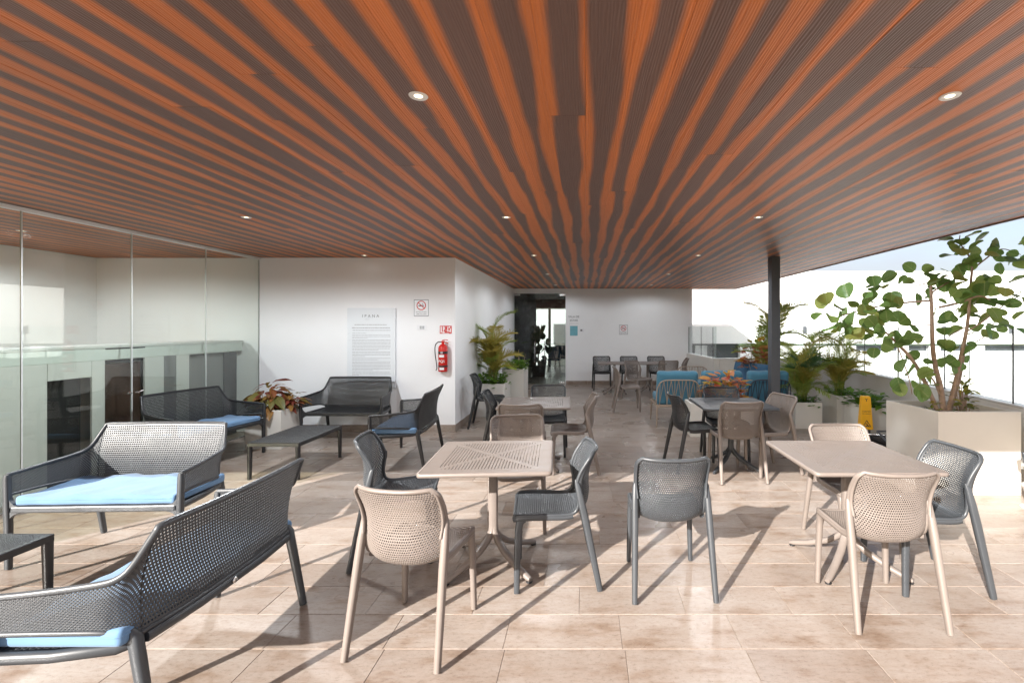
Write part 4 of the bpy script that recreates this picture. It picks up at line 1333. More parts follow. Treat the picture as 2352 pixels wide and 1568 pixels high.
# ------------------------------------------------------------------ sea grape tree
TY = 4.93
tree = thing('sea_grape_tree', 'young sea grape tree with big round leaves in the large planter', 'tree', (3.75, TY, 0.66))
O = Vector((3.75, TY, 0.66))
def tp(u, v, dy=0.0): return at(u, v, TY + dy) - O
stems = [
    ('trunk', [tp(2168, 950), tp(2160, 890, .02), tp(2148, 840, .03), tp(2142, 790, .04), tp(2140, 720, .05), tp(2138, 655, .06)], [.030, .028, .024, .021, .018, .012]),
    ('trunk', [tp(2176, 950, .03), tp(2194, 880, .03), tp(2208, 815, .0), tp(2222, 745, -.05), tp(2229, 660, -.08), tp(2231, 600, -.1), tp(2206, 560, -.1), tp(2205, 540, -.1)], [.026, .022, .019, .016, .013, .010, .006, .004]),
    ('trunk', [tp(2180, 950, .06), tp(2204, 868, .12), tp(2214, 812, .16), tp(2218, 790, .18)], [.020, .017, .012, .006]),
    ('trunk', [tp(2156, 950, -.05), tp(2122, 872, -.08), tp(2092, 822, -.1), tp(2062, 790, -.12), tp(2040, 768, -.16), tp(2010, 745, -.2)], [.022, .020, .018, .014, .010, .005]),
    ('branch', [tp(2140, 690, .05), tp(2080, 695, .1), tp(2010, 705, .0), tp(1950, 720, -.1), tp(1905, 735, -.12)], [.012, .010, .008, .006, .004]),
    ('branch', [tp(2139, 672, .05), tp(2185, 645, .12), tp(2225, 632, .2)], [.009, .008, .005]),
    ('branch', [tp(2182, 632, .15), tp(2110, 655, .2), tp(2045, 668, .22)], [.005, .006, .003]),
    ('branch', [tp(2156, 706, .06), tp(2200, 696, -.05), tp(2248, 680, -.15), tp(2275, 690, -.2)], [.013, .012, .010, .005]),
    ('branch', [tp(2214, 765, -.03), tp(2255, 740, -.12), tp(2300, 705, -.2), tp(2345, 668, -.28)], [.008, .007, .006, .004]),
    ('branch', [tp(2212, 800, .05), tp(2262, 772, .1), tp(2285, 735, .15), tp(2278, 700, .15)], [.006, .006, .005, .003]),
    ('branch', [tp(2230, 622, -.09), tp(2262, 596, -.15), tp(2300, 572, -.2), tp(2345, 585, -.25)], [.008, .007, .005, .003]),
    ('branch', [tp(2141, 745, .04), tp(2110, 748, .08), tp(2088, 744, .1)], [.006, .005, .004]),
    ('branch', [tp(2216, 752, -.03), tp(2180, 772, .08), tp(2155, 800, .14)], [.006, .005, .003]),
    ('branch', [tp(2158, 905, .0), tp(2142, 870, .05), tp(2118, 853, .06)], [.011, .009, .004]),
    ('branch', [tp(2060, 790, -.12), tp(2085, 860, -.15), tp(2095, 905, -.18)], [.006, .006, .004]),
]
for nm, pts, rad in stems:
    P_ = cr([tuple(p) for p in pts], np.linspace(0, 1, len(pts) * 4))
    R_ = np.interp(np.linspace(0, 1, len(P_)), np.linspace(0, 1, len(rad)), rad)
    m = MB(); m.sweep([tuple(p) for p in P_], [float(r) for r in R_], 8); m.build(nm, M['bark'], tree)
rt = random.Random(21)
clusters = [(2205, 545, 16, 4, -.1), (2205, 600, 36, 12, -.1), (2228, 642, 34, 10, -.05), (2185, 632, 24, 6, .15), (2262, 600, 22, 4, -.15), (2310, 572, 26, 6, -.2), (2344, 588, 18, 4, -.25), (2345, 680, 22, 4, -.28),
            (2112, 650, 30, 8, .18), (2142, 650, 22, 4, .06), (2045, 662, 24, 6, .2), (2012, 662, 18, 4, .2), (2000, 705, 36, 11, .0), (1950, 715, 30, 10, -.1), (1900, 718, 16, 4, -.12), (1930, 748, 26, 8, -.12), (1985, 745, 26, 6, -.15),
            (2045, 752, 36, 11, -.16), (2088, 748, 22, 5, .1), (2020, 775, 24, 6, -.18), (2150, 690, 24, 5, .05), (2190, 700, 28, 6, -.05), (2262, 688, 32, 9, -.15), (2300, 700, 24, 5, -.2), (2162, 772, 24, 4, .1), (2242, 765, 20, 4, .08),
            (2288, 742, 24, 5, .15), (2318, 752, 16, 3, .15), (2155, 815, 24, 6, .14), (2195, 815, 18, 3, .1), (2235, 812, 14, 2, .18), (2062, 864, 20, 3, -.16), (2092, 880, 22, 5, -.18), (2120, 832, 20, 4, -.1), (2130, 868, 14, 3, .06), (2055, 800, 16, 3, -.1), (2255, 720, 30, 7, -.1), (2215, 720, 24, 4, .0)]
nl = 0
for (u, v, r, n, dy) in clusters:
    c = tp(u, v, dy)
    rr = r / F_PX * TY
    for i in range(n):
        off = Vector((rt.gauss(0, .5), rt.gauss(0, .5), rt.gauss(0, .5))) * rr
        off.y *= 1.3
        d = (off.normalized() + Vector((0, -0.25, 0.05)) + Vector((rt.uniform(-.5, .5), rt.uniform(-.5, .5), rt.uniform(-.5, .5)))).normalized()
        p = c + off
        q = aim(d, rt.uniform(-1.0, 1.0))
        o = obj('leaf', GRAPE[rt.randrange(3)], None, tree, p, q)
        o.rotation_euler.rotate(Euler((rt.uniform(-.9, .3), 0, rt.uniform(-.4, .4))))
        k = rt.uniform(0.62, 1.05)
        o.scale = (k, k, k)
        nl += 1

# ------------------------------------------------------------------ palms
def frond_mesh(name, length, nl, ll, droop, mat, up=0.5):
    m = MB()
    pts = []
    for i in range(13):
        t = i / 12
        pts.append((0, length * (t * (0.75 + 0.25 * up) - 0.10 * t * t), length * (up * t * (1.25 - 0.75 * t) - droop * t ** 2.4)))
    m.sweep(pts, [0.006 * (1 - 0.8 * i / 12) for i in range(13)], 5)
    P_ = np.array(pts)
    rs = random.Random(int(length * 1000) + nl)
    for i in range(nl):
        t = 0.18 + 0.80 * i / (nl - 1)
        p = cr(P_, np.array([t]))[0]; p2 = cr(P_, np.array([min(1, t + .02)]))[0]
        tg = Vector(p2 - p).normalized() if t < .98 else Vector((0, 1, 0))
        L0 = ll * (0.45 + 0.9 * math.sin(math.pi * (0.12 + 0.85 * t)) * 0.65) * rs.uniform(0.85, 1.1)
        for s in (-1, 1):
            side = Vector((s, 0, 0.0))
            d = (side * 0.72 + tg * 0.72 + Vector((0, 0, 0.20 + rs.uniform(-.12, .12)))).normalized()
            dn = Vector((0, 0, -1))
            wv = d.cross(Vector((0, 0, 1))).normalized() * 0.0058
            a = Vector(p)
            b_ = a + d * L0 * 0.5 + dn * L0 * 0.03
            c = a + d * L0 * 0.9 + dn * L0 * 0.16
            e = a + d * L0 * 1.0 + dn * L0 * 0.26
            up_ = Vector((0, 0, 0.004))
            vs = [a - wv * .5, a + wv * .5, b_ - wv * 1.2, b_ + up_, b_ + wv * 1.2, c - wv * .8, c + wv * .8, e]
            m.add([tuple(q) for q in vs], [(0, 1, 4, 3), (0, 3, 2), (2, 3, 5), (3, 4, 6), (3, 6, 5), (5, 6, 7)], True)
    me = m.mesh(name); me.materials.append(mat)
    return me
FR = {}
for key, mat in (('g', M['leaf_palm']), ('y', M['leaf_palm_y'])):
    FR[key] = [frond_mesh('frond', 0.85, 34, 0.27, 0.34, mat, 0.85), frond_mesh('frond', 0.72, 30, 0.24, 0.46, mat, 0.65), frond_mesh('frond', 0.98, 38, 0.25, 0.16, mat, 1.1)]
def areca(loc, height, n, label, seed, mix='g', spread=1.0, lean=(0, 0)):
    t = thing('areca_palm', label, 'palm', loc)
    rs = random.Random(seed)
    for i in range(5):
        a = rs.uniform(0, 6.28)
        top = (0.10 * math.cos(a), 0.10 * math.sin(a), height * rs.uniform(.25, .45))
        m = MB(); m.sweep([(0.04 * math.cos(a), 0.04 * math.sin(a), -0.10), (0.07 * math.cos(a), 0.07 * math.sin(a), top[2] * .5), top], [.011, .010, .006], 6)
        m.build('stem', M['stem_green'], t)
    for i in range(n):
        a = i * 2.39996 + rs.uniform(-.4, .4)
        k = height * rs.uniform(0.62, 1.12)
        key = mix if len(mix) == 1 else mix[rs.randrange(len(mix))]
        me = FR[key][rs.randrange(3)]
        o = obj('frond', me, None, t, (0.05 * math.cos(a) + lean[0] * rs.random(), 0.05 * math.sin(a) + lean[1] * rs.random(), height * rs.uniform(-.02, .30)), (0, 0, 0))
        tilt = rs.uniform(-0.35, 0.85) * spread
        o.rotation_euler = Euler((math.radians(58) - tilt * 0.9, rs.uniform(-.3, .3), a - math.pi / 2), 'XYZ')
        o.scale = (k, k, k)
    return t
areca((3.78, 9.85, 0.66), 1.45, 20, 'tall bright green palm behind the steel column', 4, 'ggy', 0.7)
areca((3.58, 7.80, 0.36), 1.0, 26, 'bushy palm beside the steel column in the low planter', 9, 'gggy', 0.8)
areca((4.28, 7.95, 0.46), 1.0, 22, 'yellow-green feathery palm against the parapet', 12, 'gyy', 0.8)
areca((-1.74, 8.85, 0.54), 1.12, 28, 'yellowing palm by the side wall near the glass door', 15, 'yyg', 0.45)

def fan_mesh():
    m = MB()
    n = 17
    m.sweep([(0, 0, 0), (0, 0.18, 0.02), (0, 0.30, 0.03)], [0.006, 0.005, 0.005], 5)
    for i in range(n):
        a = math.radians(-115 + 230 * i / (n - 1))
        L0 = 0.34 * (0.8 + 0.2 * math.cos(a))
        d = Vector((math.sin(a), math.cos(a), 0.06)); w = Vector((math.cos(a), -math.sin(a), 0)) * 0.012
        o = Vector((0, 0.30, 0.03))
        vs = [o, o + d * L0 * .5 - w, o + d * L0 * .5 + Vector((0, 0, .012)), o + d * L0 * .5 + w, o + d * L0 + Vector((0, 0, -.03))]
        m.add([tuple(q) for q in vs], [(0, 2, 1), (0, 3, 2), (1, 2, 4), (2, 3, 4)])
    me = m.mesh('fan_leaf'); me.materials.append(M['leaf_fan']); return me
FAN = fan_mesh()
fp = thing('fan_palm', 'dark green fan palm with spiky leaves beside the steel column', 'palm', (3.64, 7.86, 0.40))
rf = random.Random(2)
for i in range(11):
    a = i * 2.4
    o = obj('fan_leaf', FAN, None, fp, (0, 0, 0.42 + 0.03 * (i % 4)), (0, 0, 0))
    o.rotation_euler = Euler((math.radians(rf.uniform(15, 80)), rf.uniform(-.3, .3), a), 'XYZ')
    k = rf.uniform(.75, 1.0); o.scale = (k, k, k)
m = MB(); m.sweep([(0, 0, -0.1), (0, 0, 0.5)], 0.02, 8); m.build('stem', M['bark'], fp)

# ------------------------------------------------------------------ crotons and small plants
def leafy(name, label, cat, loc, leaves, n, rx, rz, z0, seed, stems=4, upw=0.35, mat_stem='bark', scale=1.0, ry=None):
    t = thing(name, label, cat, loc)
    rs = random.Random(seed)
    for i in range(stems):
        a = rs.uniform(0, 6.28)
        m = MB(); m.sweep([(0, 0, -0.04), (rx * .3 * math.cos(a), (ry or rx) * .3 * math.sin(a), z0 * .6), (rx * .6 * math.cos(a), (ry or rx) * .6 * math.sin(a), z0 + rz * rs.uniform(.2, .8))], [.008, .007, .004], 6)
        m.build('stem', M[mat_stem], t)
    for i in range(n):
        a = i * 2.39996 + rs.uniform(-.3, .3)
        h = rs.random()
        r = math.sqrt(rs.uniform(0.02, 1.0))
        p = Vector((rx * r * math.cos(a) * .62, (ry or rx) * r * math.sin(a) * .62, z0 + rz * h * (1.05 - 0.5 * r * r)))
        d = Vector((math.cos(a) * (0.4 + r), math.sin(a) * (0.4 + r), upw + rs.uniform(-.4, .5)))
        o = obj('leaf', leaves[rs.randrange(len(leaves))], None, t, p, aim(d, rs.uniform(-.5, .5)))
        k = scale * rs.uniform(.7, 1.15); o.scale = (k, k, k)
    return t
leafy('croton', 'bright orange and pink croton in front of the blue lounge chairs', 'shrub', (2.14, 7.18, 0.43), CROT, 84, 0.46, 0.44, 0.12, 31, ry=0.26, scale=1.15)
leafy('croton', 'yellow and red croton behind the blue sofa', 'shrub', (3.40, 9.42, 0.66), CROT, 72, 0.40, 0.54, 0.16, 33, ry=0.22, scale=1.2)
leafy('croton', 'dull red and olive croton in the corner planter', 'shrub', (-4.36, 6.50, 0.44), CROT_D, 120, 0.30, 0.36, 0.06, 35, upw=0.0, ry=0.24, scale=1.1)
leafy('croton', 'small olive croton beside the dull red one in the corner', 'shrub', (-4.12, 6.60, 0.44), CROT_D, 40, 0.20, 0.24, 0.05, 36, upw=0.1, scale=.8)
leafy('variegated_shrub', 'thin variegated shrub at the right of the sea grape tree', 'shrub', (4.02, 5.02, 0.68), VARI, 24, 0.16, 0.30, 0.12, 41)
leafy('variegated_shrub', 'upright yellow and green shrub by the parapet behind the large planter', 'shrub', (4.10, 5.12, 0.68), VARI, 18, 0.07, 0.34, 0.20, 42, upw=0.9)
leafy('variegated_shrub', 'small yellow-tipped shrub at the foot of the sea grape tree', 'shrub', (3.88, 4.82, 0.68), VARI, 18, 0.12, 0.12, 0.08, 43)
leafy('variegated_shrub', 'small dark shrub at the left of the sea grape stems', 'shrub', (3.55, 4.86, 0.68), VARI, 12, 0.08, 0.12, 0.06, 44)
leafy('twig_plant', 'thin plant with few dark leaves in the tall planter by the door', 'plant', (-1.36, 9.62, 0.72), DARKL, 11, 0.24, 0.62, 0.10, 45, upw=0.1, scale=1.3)

def ground_cover(name, label, x0, x1, y0, y1, z, n, seed, hh=0.10, s=0.055, mat='leaf_green'):
    rs = random.Random(seed); m = MB()
    for i in range(n):
        p = Vector((rs.uniform(x0, x1), rs.uniform(y0, y1), z + rs.uniform(-0.02, hh)))
        a = rs.uniform(0, 6.28)
        d = Vector((math.cos(a), math.sin(a), rs.uniform(-.2, .9))).normalized()
        w = d.cross(Vector((0, 0, 1))).normalized() * s * rs.uniform(.3, .45)
        L0 = s * rs.uniform(.8, 1.4)
        m.add([tuple(q) for q in (p, p + d * L0 * .45 - w, p + d * L0 + Vector((0, 0, -.2 * L0)), p + d * L0 * .45 + w)], [(0, 1, 2, 3)], True)
    return tag(m.build(name, M[mat]), label, 'ground cover', kind='stuff')
ground_cover('ground_cover', 'bright green ground cover in the low palm planter', 3.39, 3.79, 7.58, 8.03, 0.36, 240, 1, 0.13, 0.075)
ground_cover('ground_cover', 'dark ground cover under the feathery palm by the parapet', 4.08, 4.48, 7.64, 8.26, 0.46, 260, 2, 0.13, 0.07)
ground_cover('ground_cover', 'broad green leaves in the narrow planter behind the large one', 4.04, 4.34, 6.70, 7.42, 0.42, 210, 3, 0.24, 0.12)
ground_cover('ground_cover', 'light green ground cover under the yellowing palm', -1.99, -1.48, 8.56, 9.19, 0.54, 320, 4, 0.20, 0.09)
ground_cover('ground_cover', 'green ground cover spilling over the tall planter by the door', -1.66, -1.22, 9.31, 10.05, 0.76, 420, 5, 0.18, 0.085)
ground_cover('ground_cover', 'sparse green weeds around the sea grape stems', 3.46, 4.18, 4.63, 5.27, 0.675, 150, 6, 0.05, 0.05)
ground_cover('ground_cover', 'dark leaves under the tall palm behind the blue sofa', 3.46, 4.18, 9.57, 10.12, 0.64, 240, 7, 0.16, 0.08)

# ------------------------------------------------------------------ signs on the walls
def text_part(name, s, size, mat, parent, loc, rot=(math.radians(90), 0, 0), align='CENTER', spacing=1.0):
    cu = bpy.data.curves.new('text', 'FONT'); cu.body = s; cu.size = size; cu.align_x = align; cu.space_character = spacing; cu.extrude = 0.0004
    tmp = bpy.data.objects.new('text', cu); COL.objects.link(tmp)
    bpy.context.view_layer.update()
    me = bpy.data.meshes.new_from_object(tmp.evaluated_get(bpy.context.evaluated_depsgraph_get()))
    bpy.data.objects.remove(tmp); bpy.data.curves.remove(cu)
    me.materials.clear(); me.materials.append(mat)
    return obj(name, me, None, parent, loc, rot)
YW = Y_SIGN
nbd = thing('notice_board', 'tall white notice board lettered IPANA on the white wall', 'notice board', (-3.335, YW, 1.31))
box_part('panel', plain('pale_blue_white_board', (0.73, 0.765, 0.80), 0.3, 0.015, 3), nbd, -0.375, 0.375, -0.034, -0.006, -0.62, 0.62, 0.004)
box_part('standoff', M['steel'], nbd, -0.30, 0.30, -0.006, 0.0, -0.5, 0.5)
text_part('lettering', 'IPANA', 0.062, M['print_grey'], nbd, (-0.01, -0.0345, 0.475), spacing=1.7)
m = MB(); rl = random.Random(8)
def word_line(m, x0, x1, z, h=0.006):
    x = x0
    while x < x1 - 0.008:
        w = min(rl.uniform(0.015, 0.055), x1 - x)
        m.add([(x, -0.0346, z), (x + w, -0.0346, z), (x + w, -0.0346, z + h), (x, -0.0346, z + h)], [(0, 1, 2, 3)])
        x += w + 0.006
word_line(m, -0.26, 0.24, 0.355, .010); word_line(m, -0.30, 0.30, 0.305, .012); word_line(m, -0.29, 0.30, 0.268, .009)
z = 0.225
while z > -0.54:
    full = rl.random()
    word_line(m, -0.295, 0.30 if full > 0.3 else rl.uniform(-0.2, 0.15), z, .0065)
    z -= 0.0225 if full > 0.3 else 0.030
tag(m.build('small_print', M['print_pale'], nbd), kind='stuff')

def no_smoking(loc, k, label):
    t = thing('no_smoking_sign', label, 'sign', loc)
    box_part('plate', M['sign_white'], t, -0.115 * k, 0.115 * k, -0.006, -0.001, -0.13 * k, 0.13 * k)
    m = MB()
    for a, b_, c, d in ((-.115, .115, .121, .13), (-.115, .115, -.13, -.121), (-.115, -.108, -.121, .121), (.108, .115, -.121, .121)):
        m.add([(a * k, -0.0064, c * k), (b_ * k, -0.0064, c * k), (b_ * k, -0.0064, d * k), (a * k, -0.0064, d * k)], [(0, 1, 2, 3)])
    m.build('border', M['print_grey'], t)
    m = MB()
    n = 36; zc = 0.038
    for i in range(n):
        a0, a1 = 2 * math.pi * i / n, 2 * math.pi * (i + 1) / n
        m.add([(r * k * math.cos(a), -0.0068, (zc + r * math.sin(a)) * k) if False else (r * k * math.cos(a), -0.0068, zc * k + r * k * math.sin(a)) for r, a in ((.060, a0), (.074, a0), (.074, a1), (.060, a1))], [(0, 1, 2, 3)])
    c, s = math.cos(math.radians(-42)), math.sin(math.radians(-42))
    w = 0.0065
    m.add([((px_ * c - pz_ * s) * k, -0.0070, zc * k + (px_ * s + pz_ * c) * k) for px_, pz_ in ((-.064, -w), (.064, -w), (.064, w), (-.064, w))], [(0, 1, 2, 3)])
    m.build('prohibition_ring', M['print_red'], t)
    m = MB()
    for a, b_, c_, d in ((-.046, .026, -.012 + zc, .002 + zc), (.031, .042, -.012 + zc, .002 + zc), (.012, .018, .010 + zc, .032 + zc), (.024, .030, .010 + zc, .028 + zc)):
        m.add([(a * k, -0.0066, c_ * k), (b_ * k, -0.0066, c_ * k), (b_ * k, -0.0066, d * k), (a * k, -0.0066, d * k)], [(0, 1, 2, 3)])
    m.build('cigarette', M['print_black'], t)
    text_part('lettering', 'ESTA ES UN AREA', 0.021 * k, M['print_black'], t, (0, -0.0068, -0.072 * k))
    text_part('lettering', 'LIBRE DE HUMO', 0.023 * k, M['print_black'], t, (0, -0.0068, -0.105 * k))
    return t
no_smoking(at(968, 707, YW), 1.0, 'no smoking sign on the white wall right of the notice board')
no_smoking(at(1432, 757, Y_FAR), 1.05, 'no smoking sign on the far white wall above the dark chairs')
lp = thing('wall_plate', 'small white plate under the no smoking sign on the near wall', 'sign', at(969, 752, YW))
box_part('plate', M['sign_white'], lp, -0.075, 0.075, -0.008, -0.001, -0.04, 0.04, 0.002)
m = MB()
for i in range(3):
    for j in range(2):
        m.add([(-0.03 + .026 * i, -0.0084, -.022 + .026 * j), (-.012 + .026 * i, -0.0084, -.022 + .026 * j), (-.012 + .026 * i, -0.0084, -.004 + .026 * j), (-0.03 + .026 * i, -0.0084, -.004 + .026 * j)], [(0, 1, 2, 3)])
tag(m.build('small_print', M['print_grey'], lp), kind='stuff')

fs_ = thing('extinguisher_sign', 'red and white sign above the fire extinguisher', 'sign', at(1024, 757, YW))
box_part('plate', M['print_red'], fs_, -0.092, 0.092, -0.006, -0.001, -0.062, 0.062)
m = MB()
def wq(x0, x1, z0, z1): m.add([(x0, -0.0065, z0), (x1, -0.0065, z0), (x1, -0.0065, z1), (x0, -0.0065, z1)], [(0, 1, 2, 3)])
wq(-.080, -.062, -.048, .05); wq(-.045, -.028, -.02, .05); wq(-.055, -.018, -.048, -.030); wq(-.022, -.012, .0, .045); wq(.002, .012, -.015, -.005)
wq(.026, .040, -.03, .045); wq(.046, .070, .03, .048); wq(.046, .062, -.03, -.012); wq(.066, .080, -.04, .02); wq(-.05, .05, -.060, -.054)
m.build('pictogram', M['print_white'], fs_)

ex = thing('fire_extinguisher', 'red fire extinguisher hung on the white wall near its corner', 'fire extinguisher', (at(1021, 850, YW).x, YW - 0.082, at(1021, 852, YW).z))
m = MB(); m.lathe([(0, 0), (.066, 0), (.070, .008), (.070, .36), (.062, .395), (.040, .418), (.022, .425), (.020, .445), (0, .445)], 28); m.build('cylinder', M['red'], ex)
m = MB(); m.lathe([(.0706, .275), (.0709, .277), (.0709, .312), (.0706, .314)], 28); m.build('black_band', M['black'], ex)
m = MB(); m.lathe([(.0706, .072), (.0709, .074), (.0709, .098), (.0706, .100)], 28); m.build('black_band', M['black'], ex)
def curved(z0, z1, a0, a1, mat, name, r=.0714):
    m = MB(); vs = []; n = 8
    for i in range(n + 1):
        a = math.radians(a0 + (a1 - a0) * i / n)
        vs += [(r * math.cos(a), r * math.sin(a), z0), (r * math.cos(a), r * math.sin(a), z1)]
    m.add(vs, [(2 * i, 2 * i + 2, 2 * i + 3, 2 * i + 1) for i in range(n)]); m.build(name, mat, ex)
curved(.030, .068, 240, 300, M['sign_white'], 'label'); curved(.225, .262, 235, 300, M['sign_white'], 'label'); curved(.278, .310, 255, 285, M['print_pale'], 'label')
text_part('lettering', 'PQS', 0.055, M['print_white'], ex, (0, -0.0725, .145))
m = MB(); m.box(-.02, .02, -.02, .02, .445, .475, .005); m.sweep([(-.005, 0, .470), (.05, 0, .452), (.085, 0, .435)], .010, 8, sy=.6); m.sweep([(-.012, 0, .482), (.03, 0, .492), (.075, 0, .488)], .009, 8, sy=.6)
m.build('valve_handle', M['red'], ex)
m = MB(); m.sweep([tuple(p) for p in cr([(-.015, -.01, .458), (-.07, -.02, .455), (-.112, -.02, .40), (-.115, -.02, .28), (-.095, -.02, .14), (-.088, -.02, .06), (-.100, -.02, .02)], np.linspace(0, 1, 40))], .0075, 8); m.build('hose', M['black'], ex)
box_part('wall_bracket', M['steel'], ex, -.03, .03, .0715, .081, .30, .40)

# far wall: room sign, poster, switch
rs_ = thing('room_sign', 'dark lettering on the far wall beside the glass door', 'sign', at(1318, 731, Y_FAR))
text_part('lettering', 'SALA DE', 0.082, M['print_grey'], rs_, (0, -0.003, 0.02))
text_part('lettering', 'ESTAR', 0.082, M['print_grey'], rs_, (0, -0.003, -0.085))
m = MB(); m.add([(-.13, -.003, -.15), (.13, -.003, -.15), (.13, -.003, -.142), (-.13, -.003, -.142)], [(0, 1, 2, 3)]); m.build('rule', M['print_pale'], rs_)
po = thing('blue_poster', 'small pale blue poster on the far wall by the door', 'poster', at(1318, 759.5, Y_FAR))
box_part('sheet', M['poster_blue'], po, -.108, .108, -.006, -.001, -.138, .138)
sw = thing('wall_switch', 'white switch plate beside the blue poster', 'switch', at(1336, 758, Y_FAR))
box_part('plate', M['sign_white'], sw, -.06, .075, -.01, -.001, -.05, .05, .003)
box_part('rocker', M['print_grey'], sw, -.035, .02, -.013, -.0105, -.028, .02)

# ------------------------------------------------------------------ recessed downlights
dn = 0
def downlight(x, y, label, watts=24.0):
    t = thing('downlight', label, 'downlight', (x, y, H), 0, 'round recessed ceiling lights')
    m = MB(); m.lathe([(.030, -.0035), (.041, -.0045), (.044, -.001), (.044, .0)], 24); m.build('trim_ring', M['white_metal'], t)
    m = MB(); m.lathe([(0, -.0012), (.020, -.0012)], 20); m.build('lamp_face', M['lamp'], t)
    m = MB(); m.lathe([(.020, -.0013), (.030, -.0034)], 20); m.build('reflector', M['white_metal'], t)
    ld = bpy.data.lights.new('downlight_beam', 'SPOT')
    ld.energy = watts; ld.spot_size = math.radians(172); ld.spot_blend = 0.35; ld.shadow_soft_size = 0.10; ld.color = (0.90, 0.955, 1.0)
    lo_ = bpy.data.objects.new('downlight_beam', ld); COL.objects.link(lo_); lo_.parent = t; lo_.location = (0, 0, -0.012)
rows = ['nearest', 'second', 'third', 'fourth', 'farthest']
for j, y in enumerate((2.2, 4.64, 7.12, 9.66, 12.2)):
    for x, side in ((-3.34, 'left'), (-0.78, 'middle'), (1.70, 'right')):
        if x < -3 and (y > Y_SIGN or y < 3): continue
        downlight(x, y, f'round downlight in the {side} line of the ceiling, {rows[j]} from us', 0.15 if (x < -3 and y > 7) else (170.0 if x < -3 else (17.0 if y > 11 else 26.0 if y > 8 else (8.0 if y < 3 else (30.0 if y > 6 else 70.0 if x > 1 else 30.0)))))
downlight(-6.33, 5.29, 'round downlight behind the glass partition', 70.0)

# ------------------------------------------------------------------ wet floor sign and its base
ws = thing('wet_floor_sign', 'yellow caution wet floor sign standing in front of the planters', 'floor sign', (3.915, 6.60, 0.0), math.radians(-12))
m = MB()
def cone_ring(w, d, z): return [(-w, -d, z), (w, -d, z), (w, d, z), (-w, d, z)]
rg = [cone_ring(.080, .062, .215), cone_ring(.066, .050, .45), cone_ring(.055, .040, .655), cone_ring(.045, .030, .672)]
vs = [p for r in rg for p in r]
fs = [(i * 4 + k, i * 4 + (k + 1) % 4, (i + 1) * 4 + (k + 1) % 4, (i + 1) * 4 + k) for i in range(3) for k in range(4)] + [(12, 13, 14, 15), (3, 2, 1, 0)]
m.add(vs, fs); m.build('sign_body', M['yellow'], ws)
sl = math.atan2(.022, .44)
def sign_text(s, size, z):
    y = -(.062 - (z - .215) * .05) - .0015
    text_part('lettering', s, size, M['print_red'] if False else M['print_black'], ws, (0, y, z), (math.radians(90) - sl, 0, 0))
sign_text('CUIDADO', .024, .455); sign_text('PISO MOJADO', .0175, .425)
m = MB()
def tri(r, z, y): return [(r * math.sin(a), y, z + r * math.cos(a)) for a in (0, 2.0944, 4.18879)]
yo = -.0645
a_, b_ = tri(.062, .285, yo), tri(.046, .285, yo)
a_ = [(x, -(.062 - (z - .215) * .05) - .0016, z) for x, y, z in a_]; b_ = [(x, -(.062 - (z - .215) * .05) - .0016, z) for x, y, z in b_]
m.add(a_ + b_, [(0, 1, 4, 3), (1, 2, 5, 4), (2, 0, 3, 5)])
def strip(p, q, w):
    p, q = Vector(p), Vector(q); d = (q - p).normalized(); n = Vector((-d.y, d.x)) * w
    pts = [p - n, q - n, q + n, p + n]
    m.add([(c.x, -(.062 - (c.y - .215) * .05) - .0018, c.y) for c in pts], [(0, 1, 2, 3)])
strip((-.004, .295), (.012, .272), .005); strip((.012, .272), (-.012, .262), .004); strip((.012, .272), (.026, .264), .004); strip((-.004, .295), (-.02, .285), .003); strip((.0, .307), (.006, .307), .005)
strip((0, .60), (0, .63), .004); strip((0, .628), (-.016, .640), .003); strip((0, .628), (.016, .640), .003)
m.build('pictogram', M['print_black'], ws)
for x in (-.05, .05):
    m = MB(); m.box(x - .010, x + .010, -.02, .02, .0, .216); m.build('post', M['column'], ws)
mb_ = thing('mop_bucket_base', 'low black plastic frame on the floor beside the yellow sign', 'frame', (4.06, 6.32, 0))
m = MB(); m.box(-.16, .16, -.22, .22, .05, .09, .01); m.box(-.14, .14, -.20, .20, .091, .14, .01); m.build('tray', M['black'], mb_)
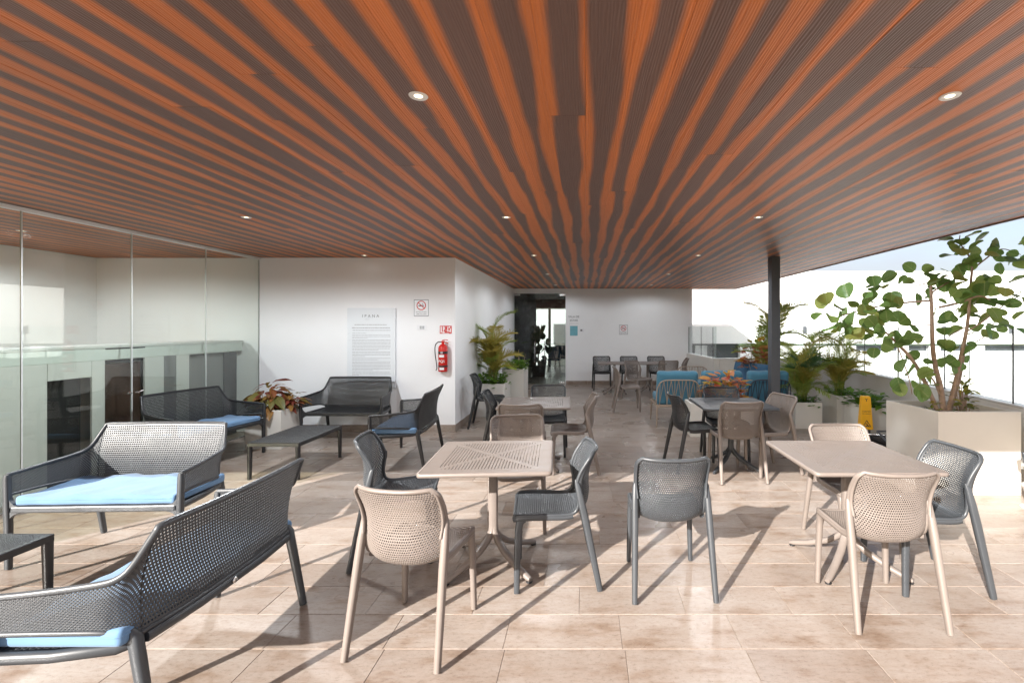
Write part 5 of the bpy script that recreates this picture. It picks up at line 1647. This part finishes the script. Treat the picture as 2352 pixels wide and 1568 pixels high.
m = MB(); m.sweep([(-.15, -.2, .15), (-.15, .0, .24), (.10, .18, .20)], .014, 8); m.build('bar', M['column'], mb_)
m = MB(); m.sweep([(-.15, .2, .15), (.05, -.05, .19), (.14, -.2, .15)], .012, 8); m.build('bar', M['steel'], mb_)
for sx in (-1, 1):
    for sy_ in (-1, 1):
        m = MB(); m.sweep([(sx * .13 - .012, sy_ * .19, .028), (sx * .13 + .012, sy_ * .19, .028)], .027, 12); m.build('castor', M['black'], mb_)

# blue chairs inside the dark room
for k, (x, y) in enumerate(((-1.15, 17.2), (-0.95, 18.2))):
    t = thing('blue_chair', ('nearer' if k == 0 else 'farther') + ' blue chair in the dark room behind the glass door', 'chair', (x, y, 0))
    me = cushion_mesh('cushion', .46, .46, .08, .003, k); me.materials.append(M['navy_cushion']); obj('seat', me, None, t, (0, 0, .45))
    me = cushion_mesh('cushion', .46, .42, .07, .003, k + 3); me.materials.append(M['navy_cushion']); obj('backrest', me, None, t, (0, .2, .70), (math.radians(80), 0, 0))
    for sx in (-1, 1):
        for sy_ in (-1, 1):
            m = MB(); m.sweep([(sx * .2, sy_ * .2, .43), (sx * .22, sy_ * .22, 0)], .014, 6); m.build('leg', M['steel'], t)

# grey bucket on a slim white stand, cut by the right edge
bk = thing('bucket_ashtray', 'small grey bucket on a slim white stand cut by the right edge', 'ashtray', (4.035, 4.28, 0))
m = MB(); m.lathe([(0, .398), (.052, .400), (.060, .49), (.057, .49), (.050, .408), (0, .408)], 20); m.build('bucket', M['grey_plastic'], bk)
m = MB(); m.sweep([(-.055, 0, .485), (-.03, 0, .53), (.03, 0, .53), (.055, 0, .485)], .004, 6); m.build('handle', M['steel'], bk)
m = MB(); m.lathe([(0, 0), (.07, 0), (.07, .012), (.016, .02), (.016, .40)], 18); m.build('stand', M['white_metal'], bk)

# unseen block behind the far wall, added for its shadow on the facade
us_ = thing('shadow_block', 'unseen white block behind the far wall, added to shade the white building', 'building')
box_part('wall_block', M['facade_white'], us_, -6.0, 3.0, 13.6, 18.2, 2.80, 5.07)
